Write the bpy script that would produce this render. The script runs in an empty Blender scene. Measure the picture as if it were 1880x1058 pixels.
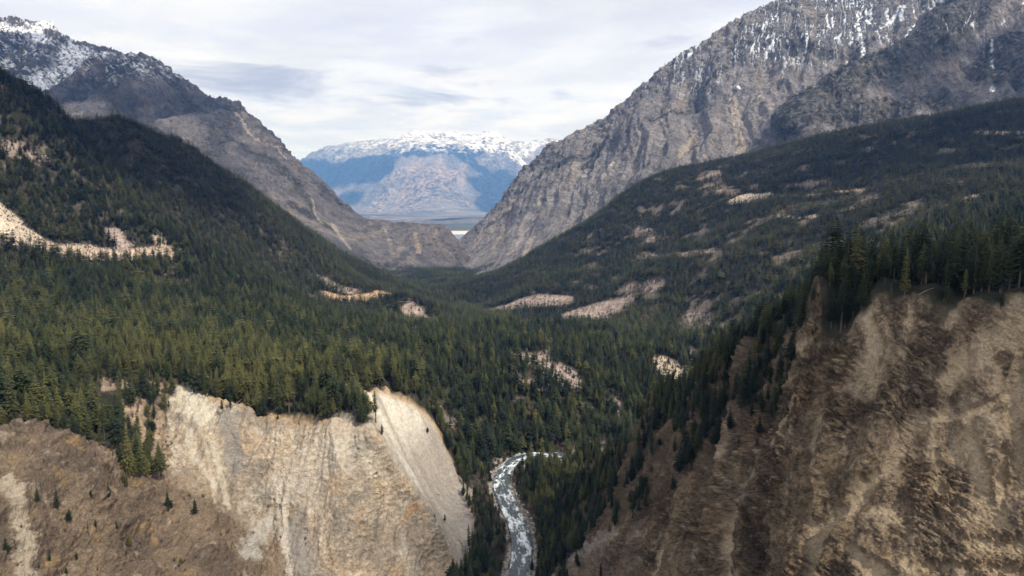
import bpy, math, random, time
import numpy as np
T0 = time.time()
def log(*a): print('[%.1fs]' % (time.time()-T0), *a)
rng = np.random.default_rng(7); random.seed(7)
scene = bpy.context.scene
COL = scene.collection
# ------------------------------------------------------------------ camera frame
F_PX, PITCH = 1253.0, math.radians(7.2)
CP, SP = math.cos(PITCH), math.sin(PITCH)
def st(px, py):
    """direction of a photo pixel as slopes: x/y and z/y seen from the drone"""
    u = (np.asarray(px, float)-940)/F_PX; v = (529-np.asarray(py, float))/F_PX
    k = CP+v*SP
    return u/k, (-SP+v*CP)/k
cam = bpy.data.cameras.new('camera'); cam_o = bpy.data.objects.new('camera', cam); COL.objects.link(cam_o)
cam_o.rotation_euler = (math.radians(90)-PITCH, 0, 0)
cam.sensor_width = 36; cam.lens = 36*F_PX/1880; cam.clip_start = 1; cam.clip_end = 200000
scene.camera = cam_o

# ------------------------------------------------------------------ noise
_p = np.random.default_rng(3).permutation(256).astype(np.int32)
PERM = np.concatenate([_p, _p, _p])
GR = np.random.default_rng(5).normal(size=(256, 3)); GR = (GR/np.linalg.norm(GR, axis=1)[:, None]).astype(np.float32)
def _perlin(x, y, z):
    xi = np.floor(x); yi = np.floor(y); zi = np.floor(z)
    fx = (x-xi).astype(np.float32); fy = (y-yi).astype(np.float32); fz = (z-zi).astype(np.float32)
    xi = xi.astype(np.int32) & 255; yi = yi.astype(np.int32) & 255; zi = zi.astype(np.int32) & 255
    u = fx*fx*fx*(fx*(fx*6-15)+10); v = fy*fy*fy*(fy*(fy*6-15)+10); w = fz*fz*fz*(fz*(fz*6-15)+10)
    def g(a, b, c):
        h = PERM[PERM[PERM[(xi+a) & 255]+((yi+b) & 255)]+((zi+c) & 255)]
        gg = GR[h]
        return gg[:, 0]*(fx-a)+gg[:, 1]*(fy-b)+gg[:, 2]*(fz-c)
    def l(a, b, t): return a+(b-a)*t
    return l(l(l(g(0,0,0), g(1,0,0), u), l(g(0,1,0), g(1,1,0), u), v), l(l(g(0,0,1), g(1,0,1), u), l(g(0,1,1), g(1,1,1), u), v), w)*1.5
def perlin(x, y, z=0.0):
    x, y, z = np.broadcast_arrays(np.asarray(x, float), np.asarray(y, float), np.asarray(z, float))
    sh = x.shape; x = x.ravel(); y = y.ravel(); z = z.ravel()
    out = np.empty(x.size, np.float32); S = 200000
    for i in range(0, x.size, S): out[i:i+S] = _perlin(x[i:i+S], y[i:i+S], z[i:i+S])
    return out.reshape(sh)
def fbm(x, y, z=0.0, o=4, gain=.5):
    a, f, r, n = 1.0, 1.0, 0.0, 0.0
    for k in range(o):
        r = r+a*perlin(np.asarray(x)*f+17.3*k, np.asarray(y)*f-9.1*k, np.asarray(z)*f+5.7*k); n += a; a *= gain; f *= 2.03
    return r/n
def ridged(x, y, z=0.0, o=4, gain=.5):
    a, f, r, n = 1.0, 1.0, 0.0, 0.0
    for k in range(o):
        r = r+a*(1-2*np.abs(perlin(np.asarray(x)*f+31.7*k, np.asarray(y)*f+4.1*k, np.asarray(z)*f-8.3*k))); n += a; a *= gain; f *= 2.1
    return r/n          # about -0.2 .. 1, crests sharp
def worley(x, y, z):
    """distance to the nearest feature point and a random id of that cell"""
    x = np.asarray(x, float); y = np.asarray(y, float); z = np.asarray(z, float)
    xi = np.floor(x).astype(np.int32); yi = np.floor(y).astype(np.int32); zi = np.floor(z).astype(np.int32)
    d1 = np.full(x.shape, 9.0); idc = np.zeros(x.shape); d2 = np.full(x.shape, 9.0)
    for a in (-1, 0, 1):
        for b in (-1, 0, 1):
            for c in (-1, 0, 1):
                h = PERM[PERM[PERM[(xi+a) & 255]+((yi+b) & 255)]+((zi+c) & 255)]
                ox = PERM[h+1]/256.; oy = PERM[h+57]/256.; oz = PERM[h+131]/256.
                d = (xi+a+ox-x)**2+(yi+b+oy-y)**2+(zi+c+oz-z)**2
                near = d < d1
                d2 = np.where(near, d1, np.minimum(d2, d)); idc = np.where(near, PERM[h+200]/256., idc); d1 = np.where(near, d, d1)
    return np.sqrt(d1), np.sqrt(d2), idc
def sstep(a, b, x):
    t = np.clip((x-a)/(b-a), 0, 1); return t*t*(3-2*t)
def mix(a, b, t):
    t = np.asarray(t)[..., None]; return np.asarray(a)*(1-t)+np.asarray(b)*t

# ------------------------------------------------------------------ landforms
def P(px, py, Y):
    s, t = st(px, py); return (float(s), math.log(Y), float(t))
def W(px, Y, z): return ((px-940)/F_PX, math.log(Y), z/Y)
def R(px, py, z):
    s, t = st(px, py); return (float(s), math.log(z/float(t)), float(t))
class Landform:
    def __init__(self, pts, s0, s1, y0, y1, cols, rows, c=.02, qs=1.0, hid=.12, flat=.03, nq=1600):
        pts = np.array(pts); self.s0, self.s1 = s0, s1; self.qs = qs
        A = pts[:, :2]*[1, qs]
        n = len(A)
        D = np.sqrt(((A[:, None]-A[None])**2).sum(-1)+c*c)
        M = np.zeros((n+3, n+3)); M[:n, :n] = D; M[:n, n] = 1; M[:n, n+1:] = A; M[n, :n] = 1; M[n+1:, :n] = A.T
        M[:n, :n] += np.eye(n)*-1e-5
        wgt = np.linalg.solve(M, np.concatenate([pts[:, 2], [0, 0, 0]]))
        self.cg = np.linspace(s0, s1, 260); self.qg = np.linspace(math.log(y0), math.log(y1), nq)
        S, Q = np.meshgrid(self.cg, self.qg, indexing='ij')
        t = np.full(S.shape, wgt[n])+wgt[n+1]*S+wgt[n+2]*Q*qs
        for k in range(n): t += wgt[k]*np.sqrt((S-A[k, 0])**2+(Q*qs-A[k, 1])**2+c*c)
        self.t = t
        # rows are spread so that every column is finely divided where it is steep and in sight
        run = np.maximum.accumulate(t, axis=1)
        vis = (t > run-.006)
        dt = np.abs(np.gradient(t, axis=1)); dq = self.qg[1]-self.qg[0]
        w = np.where(vis, 1., hid)*dt+flat*dq
        k = np.ones(25)/25
        for i in range(2): w = np.apply_along_axis(lambda a: np.convolve(np.pad(a, 12, mode='edge'), k, 'valid'), 0, w)
        cw = np.cumsum(w, axis=1); cw = (cw-cw[:, :1])/(cw[:, -1:]-cw[:, :1])
        rr = np.linspace(0, 1, rows)
        qrow = np.stack([np.interp(rr, cw[i], self.qg) for i in range(len(self.cg))])     # 260 x rows
        cs = np.linspace(s0, s1, cols)
        x = (cs-s0)/(s1-s0)*(len(self.cg)-1); i = np.clip(x.astype(int), 0, len(self.cg)-2); f = (x-i)[:, None]
        self.Q = qrow[i]*(1-f)+qrow[i+1]*f
        self.S = np.repeat(cs[:, None], rows, 1)
        tt = self.base(self.S, self.Q)
        Y = np.exp(self.Q)
        self.V = np.stack([self.S*Y, Y, tt*Y], -1)
        self.V0 = self.V.copy()
        self.cols, self.rows = cols, rows
    def base(self, s, q):
        x = np.clip((s-self.s0)/(self.s1-self.s0), 0, 1)*(len(self.cg)-1); y = np.clip((q-self.qg[0])/(self.qg[-1]-self.qg[0]), 0, 1)*(len(self.qg)-1)
        i = np.minimum(x.astype(int), len(self.cg)-2); j = np.minimum(y.astype(int), len(self.qg)-2); f = x-i; g = y-j
        t = self.t
        return (t[i, j]*(1-f)+t[i+1, j]*f)*(1-g)+(t[i, j+1]*(1-f)+t[i+1, j+1]*f)*g
    def hit(self, px, py):
        """world point where the line of sight through a photo pixel meets this landform"""
        s, t = st(px, py); s = float(s); t = float(t)
        col = self.base(np.full(self.qg.shape, s), self.qg)
        k = np.nonzero(col >= t)[0]
        q = self.qg[k[0]] if len(k) else self.qg[np.argmax(col)]
        Y = math.exp(q); return np.array([s*Y, Y, t*Y])
    def hits(self, pts): return np.array([self.hit(*p) for p in pts])
    def normals(self):
        V = self.V
        a = np.gradient(V, axis=0); b = np.gradient(V, axis=1)
        n = np.cross(a, b); n /= np.linalg.norm(n, axis=-1)[..., None]+1e-9
        return np.where(n[..., 2:] < 0, -n, n)
    def build(self, name, mat, color, extra=None):
        c, r = self.cols, self.rows
        me = bpy.data.meshes.new(name)
        v = self.V.reshape(-1, 3).astype(np.float32)
        idx = np.arange(c*r).reshape(c, r)
        f = np.stack([idx[:-1, :-1], idx[1:, :-1], idx[1:, 1:], idx[:-1, 1:]], -1).reshape(-1, 4).astype(np.int32)
        fill_mesh(me, v, f, smooth=True)
        at = me.attributes.new('Col', 'FLOAT_COLOR', 'POINT')
        cc = np.ones((c*r, 4), np.float32); cc[:, :3] = np.clip(color.reshape(-1, 3), .004, .9)
        at.data.foreach_set('color', cc.ravel())
        for k, a in (extra or {}).items():
            x = me.attributes.new(k, 'FLOAT', 'POINT'); x.data.foreach_set('value', np.ascontiguousarray(a.ravel(), np.float32))
        me.materials.append(mat)
        o = bpy.data.objects.new(name, me); COL.objects.link(o); return o
def fill_mesh(me, v, f, smooth=False):
    n = f.shape[1]
    me.vertices.add(len(v)); me.vertices.foreach_set('co', np.ascontiguousarray(v, np.float32).ravel())
    me.loops.add(f.size); me.loops.foreach_set('vertex_index', np.ascontiguousarray(f, np.int32).ravel())
    me.polygons.add(len(f)); me.polygons.foreach_set('loop_start', np.arange(0, f.size, n, dtype=np.int32))
    me.polygons.foreach_set('use_smooth', np.full(len(f), smooth))
    me.update(calc_edges=True)
def dist_poly(V, pts):
    """distance of every vertex to a polyline in space, and the position along it"""
    d = np.full(V.shape[:-1], 1e9); al = np.zeros(V.shape[:-1]); n = len(pts)-1
    for i in range(n):
        a, b = pts[i], pts[i+1]; ab = b-a
        t = np.clip(((V-a)@ab)/(ab@ab+1e-9), 0, 1)
        q = np.linalg.norm(V-(a+t[..., None]*ab), axis=-1)
        al = np.where(q < d, (i+t)/n, al); d = np.minimum(d, q)
    return d, al
def dist_poly2(V, pts): return dist_poly(V[..., :2], np.asarray(pts)[:, :2])
def inside(V, poly):
    x, y = V[..., 0], V[..., 1]; r = np.zeros(x.shape, bool); n = len(poly); j = n-1
    for i in range(n):
        xi, yi = poly[i][:2]; xj, yj = poly[j][:2]
        if yi != yj: r ^= ((yi > y) != (yj > y)) & (x < (xj-xi)*(y-yi)/(yj-yi)+xi)
        j = i
    return r
def soft_inside(V, poly, w):
    poly = np.asarray(poly); m = inside(V, poly)
    d, _ = dist_poly2(V, np.concatenate([poly, poly[:1]]))
    return sstep(-w, w, np.where(m, d, -d))

#==MATERIALS==
def new_mat(name):
    m = bpy.data.materials.new(name); m.use_nodes = True; nt = m.node_tree
    return m, nt, nt.nodes['Principled BSDF']
def N(nt, typ, **kw):
    n = nt.nodes.new(typ)
    for k, v in kw.items():
        if k in n.inputs: n.inputs[k].default_value = v
        else: setattr(n, k, v)
    return n
def terrain_mat(name, scales, bumps, contrast=.5, rough=.95):
    """vertex albedo of the ground broken up by noise in metres, and bumps of the same grain"""
    m, nt, b = new_mat(name); L = nt.links.new
    at = N(nt, 'ShaderNodeAttribute', attribute_name='Col'); ge = N(nt, 'ShaderNodeNewGeometry'); rk = N(nt, 'ShaderNodeAttribute', attribute_name='rock')
    prev = None; col = at.outputs['Color']
    hsum = None
    for k, (sc, bp) in enumerate(zip(scales, bumps)):
        no = N(nt, 'ShaderNodeTexNoise'); no.inputs['Scale'].default_value = 1/sc; no.inputs['Detail'].default_value = 5; no.inputs['Roughness'].default_value = .62
        no.inputs['Distortion'].default_value = .6
        L(ge.outputs['Position'], no.inputs['Vector'])
        mr = N(nt, 'ShaderNodeMapRange'); mr.inputs['From Min'].default_value = .3; mr.inputs['From Max'].default_value = .7
        mr.inputs['To Min'].default_value = 1-contrast; mr.inputs['To Max'].default_value = 1+contrast*.8
        L(no.outputs['Fac'], mr.inputs['Value'])
        mx = N(nt, 'ShaderNodeMix', data_type='RGBA', blend_type='MULTIPLY'); mx.inputs['Factor'].default_value = 1
        L(col, mx.inputs['A']); L(mr.outputs['Result'], mx.inputs['B']); col = mx.outputs['Result']
        mu = N(nt, 'ShaderNodeMath', operation='MULTIPLY'); mu.inputs[1].default_value = bp
        L(no.outputs['Fac'], mu.inputs[0])
        if hsum is None: hsum = mu.outputs[0]
        else:
            ad = N(nt, 'ShaderNodeMath', operation='ADD'); L(hsum, ad.inputs[0]); L(mu.outputs[0], ad.inputs[1]); hsum = ad.outputs[0]
    mm = N(nt, 'ShaderNodeMath', operation='MULTIPLY'); L(hsum, mm.inputs[0]); L(rk.outputs['Fac'], mm.inputs[1])
    bu = N(nt, 'ShaderNodeBump'); bu.inputs['Distance'].default_value = 1; bu.inputs['Strength'].default_value = 1
    L(mm.outputs[0], bu.inputs['Height']); L(bu.outputs['Normal'], b.inputs['Normal'])
    L(col, b.inputs['Base Color']); b.inputs['Roughness'].default_value = rough; b.inputs['Specular IOR Level'].default_value = .15
    return m
M_NEAR = terrain_mat('canyon_ground', (.8, 3.2), (.8, 1.7), .24)
M_MOUNT = terrain_mat('mountain_rock', (14., 55.), (16., 40.), .34)
M_FAR = terrain_mat('far_mountain_rock', (150., 530.), (150., 400.), .3)
def plain(name, c, rough=.9, noise=None, contrast=.3):
    m, nt, b = new_mat(name); L = nt.links.new
    b.inputs['Base Color'].default_value = (*c, 1); b.inputs['Roughness'].default_value = rough; b.inputs['Specular IOR Level'].default_value = .2
    if noise:
        tc = N(nt, 'ShaderNodeTexCoord'); no = N(nt, 'ShaderNodeTexNoise'); no.inputs['Scale'].default_value = noise; no.inputs['Detail'].default_value = 4
        L(tc.outputs['Object'], no.inputs['Vector'])
        cr = N(nt, 'ShaderNodeMapRange'); cr.inputs['From Min'].default_value = .3; cr.inputs['From Max'].default_value = .7; cr.inputs['To Min'].default_value = 1-contrast; cr.inputs['To Max'].default_value = 1+contrast
        L(no.outputs['Fac'], cr.inputs['Value'])
        mx = N(nt, 'ShaderNodeMix', data_type='RGBA', blend_type='MULTIPLY'); mx.inputs['Factor'].default_value = 1
        mx.inputs['A'].default_value = (*c, 1); L(cr.outputs['Result'], mx.inputs['B']); L(mx.outputs['Result'], b.inputs['Base Color'])
    return m
def foliage_mat(name, c0, c1, c2):
    """needle colour from the tree's own tint (0..1) with a little variation from tuft to tuft"""
    m, nt, b = new_mat(name); L = nt.links.new
    at = N(nt, 'ShaderNodeAttribute', attribute_name='tint', attribute_type='INSTANCER')
    cr = N(nt, 'ShaderNodeValToRGB'); e = cr.color_ramp.elements
    e[0].color = (*c0, 1); e[1].color = (*c2, 1); x = e.new(.5); x.color = (*c1, 1)
    L(at.outputs['Fac'], cr.inputs['Fac'])
    tu = N(nt, 'ShaderNodeAttribute', attribute_name='tuft')
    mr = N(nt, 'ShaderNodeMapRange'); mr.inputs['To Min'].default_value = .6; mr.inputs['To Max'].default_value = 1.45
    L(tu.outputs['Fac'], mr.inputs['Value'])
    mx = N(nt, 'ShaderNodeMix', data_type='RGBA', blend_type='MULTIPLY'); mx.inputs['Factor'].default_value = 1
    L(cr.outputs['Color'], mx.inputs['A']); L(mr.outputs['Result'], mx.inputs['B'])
    L(mx.outputs['Result'], b.inputs['Base Color']); b.inputs['Roughness'].default_value = .8; b.inputs['Specular IOR Level'].default_value = .15
    return m
M_NEEDLE = foliage_mat('conifer_needles', (.010, .016, .009), (.026, .034, .014), (.088, .085, .028))
M_TWIG = foliage_mat('bare_twigs', (.10, .075, .062), (.15, .115, .095), (.20, .155, .12))
M_BARK = plain('conifer_bark', (.11, .085, .065), .95, 1.2)
M_DEADWOOD = plain('weathered_wood', (.17, .15, .13), .9, 2.0)

#==VALLEY==
valley_pts = [
 # spur in the lower left corner
 P(0,1058,250), P(-260,1058,225), P(200,1058,292), P(400,1058,345), P(0,792,330), P(60,778,345), P(-300,785,300), P(150,900,318), P(300,985,350), P(120,800,362), P(200,835,372),
 P(262,872,376), P(330,925,378), P(400,990,376), P(440,1058,366), P(0,900,292), P(-260,900,265), P(100,980,290),
 # pale cliff
 P(320,712,490), P(310,780,458), P(310,850,428), P(400,735,485), P(500,760,475), P(600,768,462), P(650,772,455), P(690,797,448),
 P(420,850,440), P(520,850,437), P(620,870,432), P(700,880,438), P(420,960,402), P(500,960,415), P(600,960,410), P(700,960,420), P(765,905,446), P(802,972,445), P(760,960,436),
 P(500,1058,388), P(600,1058,388), P(720,1058,402), P(800,1058,428), P(840,1045,443), P(250,800,440), P(240,740,452),
 P(600,1300,335), P(300,1300,255), P(0,1300,195), P(-260,1300,175),
 # talus hollow behind it
 P(635,704,545), P(660,760,482), P(700,714,575), P(760,740,595), P(800,775,612), P(832,846,640), P(700,795,540), P(760,850,545), P(800,815,585), P(820,900,560), P(800,955,512),
 R(870,955,-246), R(872,1000,-247), R(858,1050,-247), P(770,920,492),
 # river and its banks
 R(955,1040,-252), R(960,1000,-252), R(952,960,-252), R(930,920,-252.5), R(918,880,-253), R(925,856,-253.5), R(900,1000,-249.5), R(885,930,-249.5), R(872,885,-250), R(995,1000,-250), R(982,950,-249.5), R(972,900,-249.5), R(1000,868,-251),
 R(950,1120,-251), R(940,1250,-250), R(920,1450,-249), R(860,1130,-246), R(1000,1100,-247),
 R(1080,838,-251), R(1150,808,-251), R(1210,755,-252), R(1262,672,-255),
 # central bench
 P(900,838,672), P(850,805,690), P(950,842,682), P(640,690,572), P(700,684,640), P(800,720,650), P(800,650,850), P(900,706,790), P(1000,706,800), P(1000,786,722), P(1100,786,745), P(1150,735,800),
 P(1200,686,900), P(1100,658,950), P(1000,626,1050), P(900,608,1200), P(1225,650,990), P(1000,606,1150), P(1130,622,1120),
 # left bench
 P(400,708,512), P(300,696,510), P(200,694,482), P(150,702,455), P(0,705,420), P(-260,700,400), P(100,650,560), P(0,612,650), P(-260,600,650), P(300,612,720), P(500,652,680), P(600,692,590), P(500,575,950), P(300,534,1000), P(700,612,1000), P(600,572,1250), P(750,580,1450),
 # road bench and left hillside
 P(230,482,1050), P(330,477,1120), P(120,474,985), P(0,468,890), P(-200,460,800), P(0,402,930), P(60,430,960), P(200,452,1080), P(300,440,1150), P(0,310,1050), P(-250,300,1000), P(0,225,1120), P(0,164,1160), P(-300,80,1130),
 P(100,196,1260), P(240,232,1500), P(340,266,1700), P(440,334,1900), P(520,397,2100), P(600,455,2300), P(700,516,2550), P(760,547,2700),
 W(0,1600,60), W(-300,1500,120), W(240,2000,50), W(440,2400,-60), W(600,2800,-270), W(0,3300,-100), W(300,3600,-200),
 P(300,355,1350), P(450,438,1500), P(600,508,1600), P(200,308,1300), P(680,528,1900), P(690,560,1440), P(640,545,1480), P(745,558,1480), P(640,526,1540), P(560,552,1350), P(400,470,1250),
 P(780,527,2700), P(840,531,2600), P(860,566,2100), P(800,568,1700), P(850,598,1400), P(780,500,3300), P(850,505,3300), W(700,4200,-372), W(850,4200,-372), W(950,3600,-330),
 # right hillside
 P(875,566,2000), P(900,545,2150), P(940,500,2300), P(1000,458,2400), P(1060,419,2450), P(1120,377,2500), P(1180,335,2550), P(1250,313,2600), P(1330,299,2600), P(1450,266,2500), P(1560,242,2400), P(1700,214,2300), P(1880,188,2200), P(2150,150,2100),
 W(1000,2900,-260), W(1180,3000,-60), W(1450,3000,90), W(1880,2700,240), W(1200,4200,-250), W(1700,4000,50),
 P(1000,526,1950), P(1050,574,1750), P(950,569,1850), P(1140,574,1650), P(1100,488,2050), P(1200,408,2150), P(1200,508,1700), P(1300,556,1400), P(1270,616,1250), P(1200,594,1400), P(1300,438,1850), P(1400,382,1800), P(1400,460,1450), P(1500,512,1150),
 P(1500,360,1700), P(1600,312,1850), P(1600,412,1350), P(1750,292,1750), P(1750,412,1150), P(1880,312,1450), P(1880,392,1050), P(2150,300,1400),
 W(1500,700,-160), W(1700,560,-110), W(1300,850,-240), W(1880,600,-70), W(2150,600,-60),
 # near ridge on the right: wooded top, rock face
 P(1500,542,268), P(1600,535,257), P(1700,533,250), P(1800,534,245), P(1880,536,240), P(2100,536,225), W(1600,320,-44), W(1800,340,-42), W(2050,330,-38), W(1500,310,-52), W(1700,430,-82), W(1950,450,-60),
 *[W(px, Yv+dy, (st(px, py)[1])*Yv+dz) for px, py, Yv in ((1500,542,268),(1600,535,257),(1700,533,250),(1800,534,245),(1880,536,240),(2100,536,225)) for dy, dz in ((9,.3),(24,-.6))],
 P(1480,562,292), P(1420,602,322), P(1350,642,360), P(1290,684,400), P(1230,714,442), P(1180,772,498), P(1150,802,522), P(1100,842,572), P(1050,868,612), P(1010,875,632),
 W(1420,400,-135), W(1350,460,-190), W(1230,570,-243), W(1150,625,-250),
 P(1880,640,231), P(1880,800,216), P(1880,1058,195), P(2100,800,200), P(2100,1058,180), P(1700,1058,205), P(1700,800,228), P(1700,650,241), P(1500,1058,226), P(1500,800,250), P(1500,650,264),
 P(1300,1058,276), P(1300,900,310), P(1300,780,346), P(1350,700,332), P(1200,1058,322), P(1200,950,352), P(1200,850,402), P(1180,800,455), P(1100,1058,376), P(1100,950,432), P(1100,880,492), P(1030,1058,420), P(1050,1000,446), P(1045,930,520),
 P(1500,1350,183), P(1880,1350,163), P(1200,1350,250), P(1050,1300,335), P(2100,1350,150), W(1500,110,-135), W(1880,100,-100), W(300,120,-200), W(940,150,-248), W(-200,120,-150),
]
VL = Landform(valley_pts, -.96, .96, 95, 4300, 1400, 1500, c=.02)
log('valley', len(valley_pts))
V0 = VL.V.copy(); NV = VL.normals()
X, Y, Z = V0[..., 0], V0[..., 1], V0[..., 2]
H = VL.hits
# --- zones on the map
left_cliff = H([(120,802),(200,838),(262,874),(300,800),(318,713),(400,737),(500,762),(600,770),(650,774),(690,799)])
hollow_rim = H([(640,706),(700,716),(760,742),(795,775),(830,840)])
bank_foot = H([(866,905),(872,955),(868,1000),(856,1056)])
cliff_zone = np.concatenate([[[-330, 300, 0]], H([(2,795)]), left_cliff, [[-104, 482, 0]], hollow_rim, bank_foot, [[-60, 330, 0], [-150, 100, 0], [-420, 100, 0]]])
Vw = V0+np.stack([5*perlin(X/11, Y/11, 1)+2.5*perlin(X/4, Y/4, 2), 5*perlin(X/11, Y/11, 5)+2.5*perlin(X/4, Y/4, 7), 0*X], -1)
m_left = soft_inside(Vw, cliff_zone, 2.)
talus_zone = np.concatenate([H([(690,799),(766,906),(804,974),(842,1047)]), bank_foot[::-1], hollow_rim[::-1], [[-104, 482, 0]]])
m_talus = soft_inside(V0, talus_zone, 4.)
wooded = H([(1010,875),(1100,842),(1180,772),(1290,684),(1420,602),(1480,562),(1440,640),(1385,720),(1335,800),(1270,880),(1180,940),(1100,1000),(1030,1040),(1000,1010),(985,950)])
ridge = H([(1010,877),(1050,870),(1100,844),(1150,804),(1180,774),(1230,716),(1290,686),(1350,644),(1420,604),(1480,564),(1500,545),(1600,538),(1700,535),(1800,536),(1880,538)])
right_zone = np.concatenate([ridge+[0, -2, 0], [[260, 215, 0], [240, 90, 0], [60, 90, 0]], H([(1020,1056),(1045,1000),(1010,960)])])
m_right = soft_inside(Vw, right_zone, 2.); m_wood = soft_inside(V0, wooded, 9.)
river_line = np.concatenate([H([(925,1250),(945,1120),(955,1045),(960,1000),(950,960),(931,925),(918,890),(925,862),(960,853),(1040,846),(1110,826),(1170,795)])])
river_line[:, 2] = np.linspace(-251, -254.5, len(river_line))
d_riv, _ = dist_poly2(V0, river_line)
slope = 1-NV[..., 2]
rockw = np.maximum(m_left*(1-.85*m_talus), m_right)
wn = fbm(X/9, Y/9, Z/9, 4); wf = fbm(X/2.8, Y/6, Z/9, 4, .6)
def streak(V, pts, w0, w1, warp=2.0, land=VL):
    global wn

    pts = land.hits(pts); dd, al = dist_poly(land.V0, pts)
    w = w0+(w1-w0)*al
    return sstep(1.15, .35, (dd+warp*wn)/w+.9*wf)
lowm = np.zeros(X.shape)
for pts, a, b in (([(1890,550),(1845,600),(1790,660),(1740,700)], 9, 5), ([(1880,600),(1870,700),(1860,780)], 5, 4), ([(1590,570),(1605,640),(1590,710)], 3, 6), ([(1690,768),(1645,820),(1625,870)], 4.5, 3), ([(1625,870),(1570,930),(1500,985),(1490,1070)], 2.6, 4.5), ([(1775,775),(1790,850),(1812,930)], 3, 4), ([(1690,770),(1780,762),(1870,722)], 2, 2.5),
                  ([(1450,740),(1425,785),(1400,810)], 1.6, 2.2), ([(1560,1010),(1620,1058)], 3, 5), ([(1870,800),(1880,900)], 4, 5), ([(1790,1000),(1880,1010)], 3, 3), ([(1700,1040),(1880,1055)], 2, 2.5), ([(1230,980),(1200,1058)], 4, 8), ([(1490,940),(1500,985)], 2, 2.5), ([(1720,830),(1725,900)], 1.5, 1.8), ([(1400,640),(1370,700),(1320,760)], 2, 2.5), ([(1380,860),(1340,960),(1330,1058)], 1.8, 3), ([(1680,560),(1660,620)], 2, 3), ([(1760,560),(1740,600)], 2.5, 3), ([(1840,830),(1835,960)], 2, 2.5)):
    lowm = np.maximum(lowm, streak(V0, pts, a, b, 2.2))
lowm = np.clip(lowm, 0, 1)
outc = sstep(-.28, .12, fbm(X/21+4, Y/21, Z/26, 4))            # outcrops between earthy slopes
# --- relief
strikeL = X+.35*perlin(X/30, Y/30, Z/30)*12
d = np.zeros(X.shape)
w1 = fbm(X/45, Y/45, Z/45, 3)
bx, by, bz = X+3*perlin(X/22, Y/22, Z/22), Y+3*perlin(X/22+7, Y/22, Z/22), Z+3*perlin(X/22, Y/22+9, Z/22)
c1, c2, cid = [np.zeros(X.shape) for _ in range(3)]
sel = (m_right > .01)
dr = np.zeros(X.shape); blockid = np.zeros(X.shape)
if True:
    x, y, z = X[sel], Y[sel], Z[sel]; xx, yy, zz = bx[sel], by[sel], bz[sel]
    lay = (zz*.85+xx*.35-yy*.15)                     # bedding dips towards the river
    a1, a2, ai = worley(xx/14, yy/14, lay/9)
    b1, b2, bi = worley(xx/4.5+3, yy/4.5, lay/2.2)
    e1, e2, ei = worley(x/1.9+3, y/1.9, (z*.85+x*.35)/1.0)
    rr = ridged(x/60, y/60, z/75, 4)
    st1 = (.78*x-.62*y)+7*fbm(x/30, y/30, z/30, 3)           # across the fall line
    g1 = ridged(st1/34, z/150, 3, 3); g2_ = ridged(st1/11, z/60, 8, 3); oc = outc[sel]; lw = lowm[sel]
    f1 = fbm(x/16, y/16, z/16, 4, .6); f2 = fbm(x/4.2, y/4.2, lay/2.6, 4, .6)
    e = 13*(g1-.45)+3.0*(g2_-.4)+7*(rr-.45)+4.5*f1
    e = e+oc*(3.0*(ai-.5)*sstep(0, .22, a2-a1)+1.9*(bi-.5)*sstep(0, .25, b2-b1)+1.6*(ei-.5)*sstep(0, .22, e2-e1)-.7*sstep(.2, 0, e2-e1)-1.1*sstep(.16, .02, b2-b1)+2.0*f2+.7*fbm(x/1.1, y/1.1, z/.8, 3, .6))
    e = e+(1-oc)*(.9*f2+.6*(ei-.5)*sstep(0, .3, e2-e1))
    dr[sel] = e*(1-.55*lw)-1.6*lw
    blockid[sel] = .5*bi+.5*ei
sel = (m_left > .01)
dl = np.zeros(X.shape); lid = np.zeros(X.shape)
x, y, z = X[sel], Y[sel], Z[sel]
b1, b2, bi = worley(bx[sel]/5.5+3, by[sel]/5.5, bz[sel]/2.6)
rill = ridged((x+6*perlin(x/25, y/25, z/25))/13, y/90, z/90, 3)
oc2 = sstep(-.1, .3, fbm(x/16+2, y/16, z/16, 3))
fl = ridged((x+4*perlin(x/18, y/18, z/18))/5.2, y/60, z/70, 2)
w5, w6, wi5 = worley((x+8*perlin(x/20, y/20, z/20))/36, y/70, (z+9*perlin(x/20+4, y/20, z/20))/44)
cl = 9*(w5-.45)+9*(ridged((x+9*perlin(x/40, y/40, z/40))/44, y/120, z/130, 3)-.45)+2.9*(rill-.45)+1.0*(fl-.4)+2.4*fbm(x/20, y/20, z/20, 3)+oc2*(2.3*(bi-.5)*sstep(0, .3, b2-b1)-.5*sstep(.1, 0, b2-b1))+1.5*fbm(x/3, y/3, z/2, 4, .6)
dcor, _ = dist_poly(V0[sel], H([(690,797),(765,905),(802,972),(843,1045)])); cl = cl+4.5*sstep(11, 0, dcor)
spur = sstep(-125, -175, x)*sstep(425, 390, y)
g5, g6, gi5 = worley(x/2.6, y/2.6, z/1.5)
cl = cl*(1+.25*spur)+spur*(sstep(-.15, .2, fbm(x/15+8, y/15, z/15, 3))*(2.2*(bi-.5)*sstep(0, .25, b2-b1)+1.3*(gi5-.5)*sstep(0, .25, g6-g5))+.8*fbm(x/1.4, y/1.4, z/1.2, 3, .6))
fall = (.62*x+.78*y)
ta = .5*(ridged((fall+2.5*perlin(x/20, y/20, z/20))/7, z/200, 0, 3)-.4)+.35*fbm(x/4, y/4, z/4, 3)
dl[sel] = cl*(1-m_talus[sel])+ta*m_talus[sel]; lid[sel] = bi
hill = (5.0*(1-.85*sstep(60, 90, X)*sstep(480, 420, Y))*fbm(X/60, Y/60, 0, 4)+18*fbm(X/210, Y/210, 0, 3)*sstep(900, 1500, Y)+.5*perlin(X/7, Y/7, 0))*sstep(25, 70, d_riv)
d = hill*(1-np.maximum(m_left, m_right))+dl*m_left+dr*m_right
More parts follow.
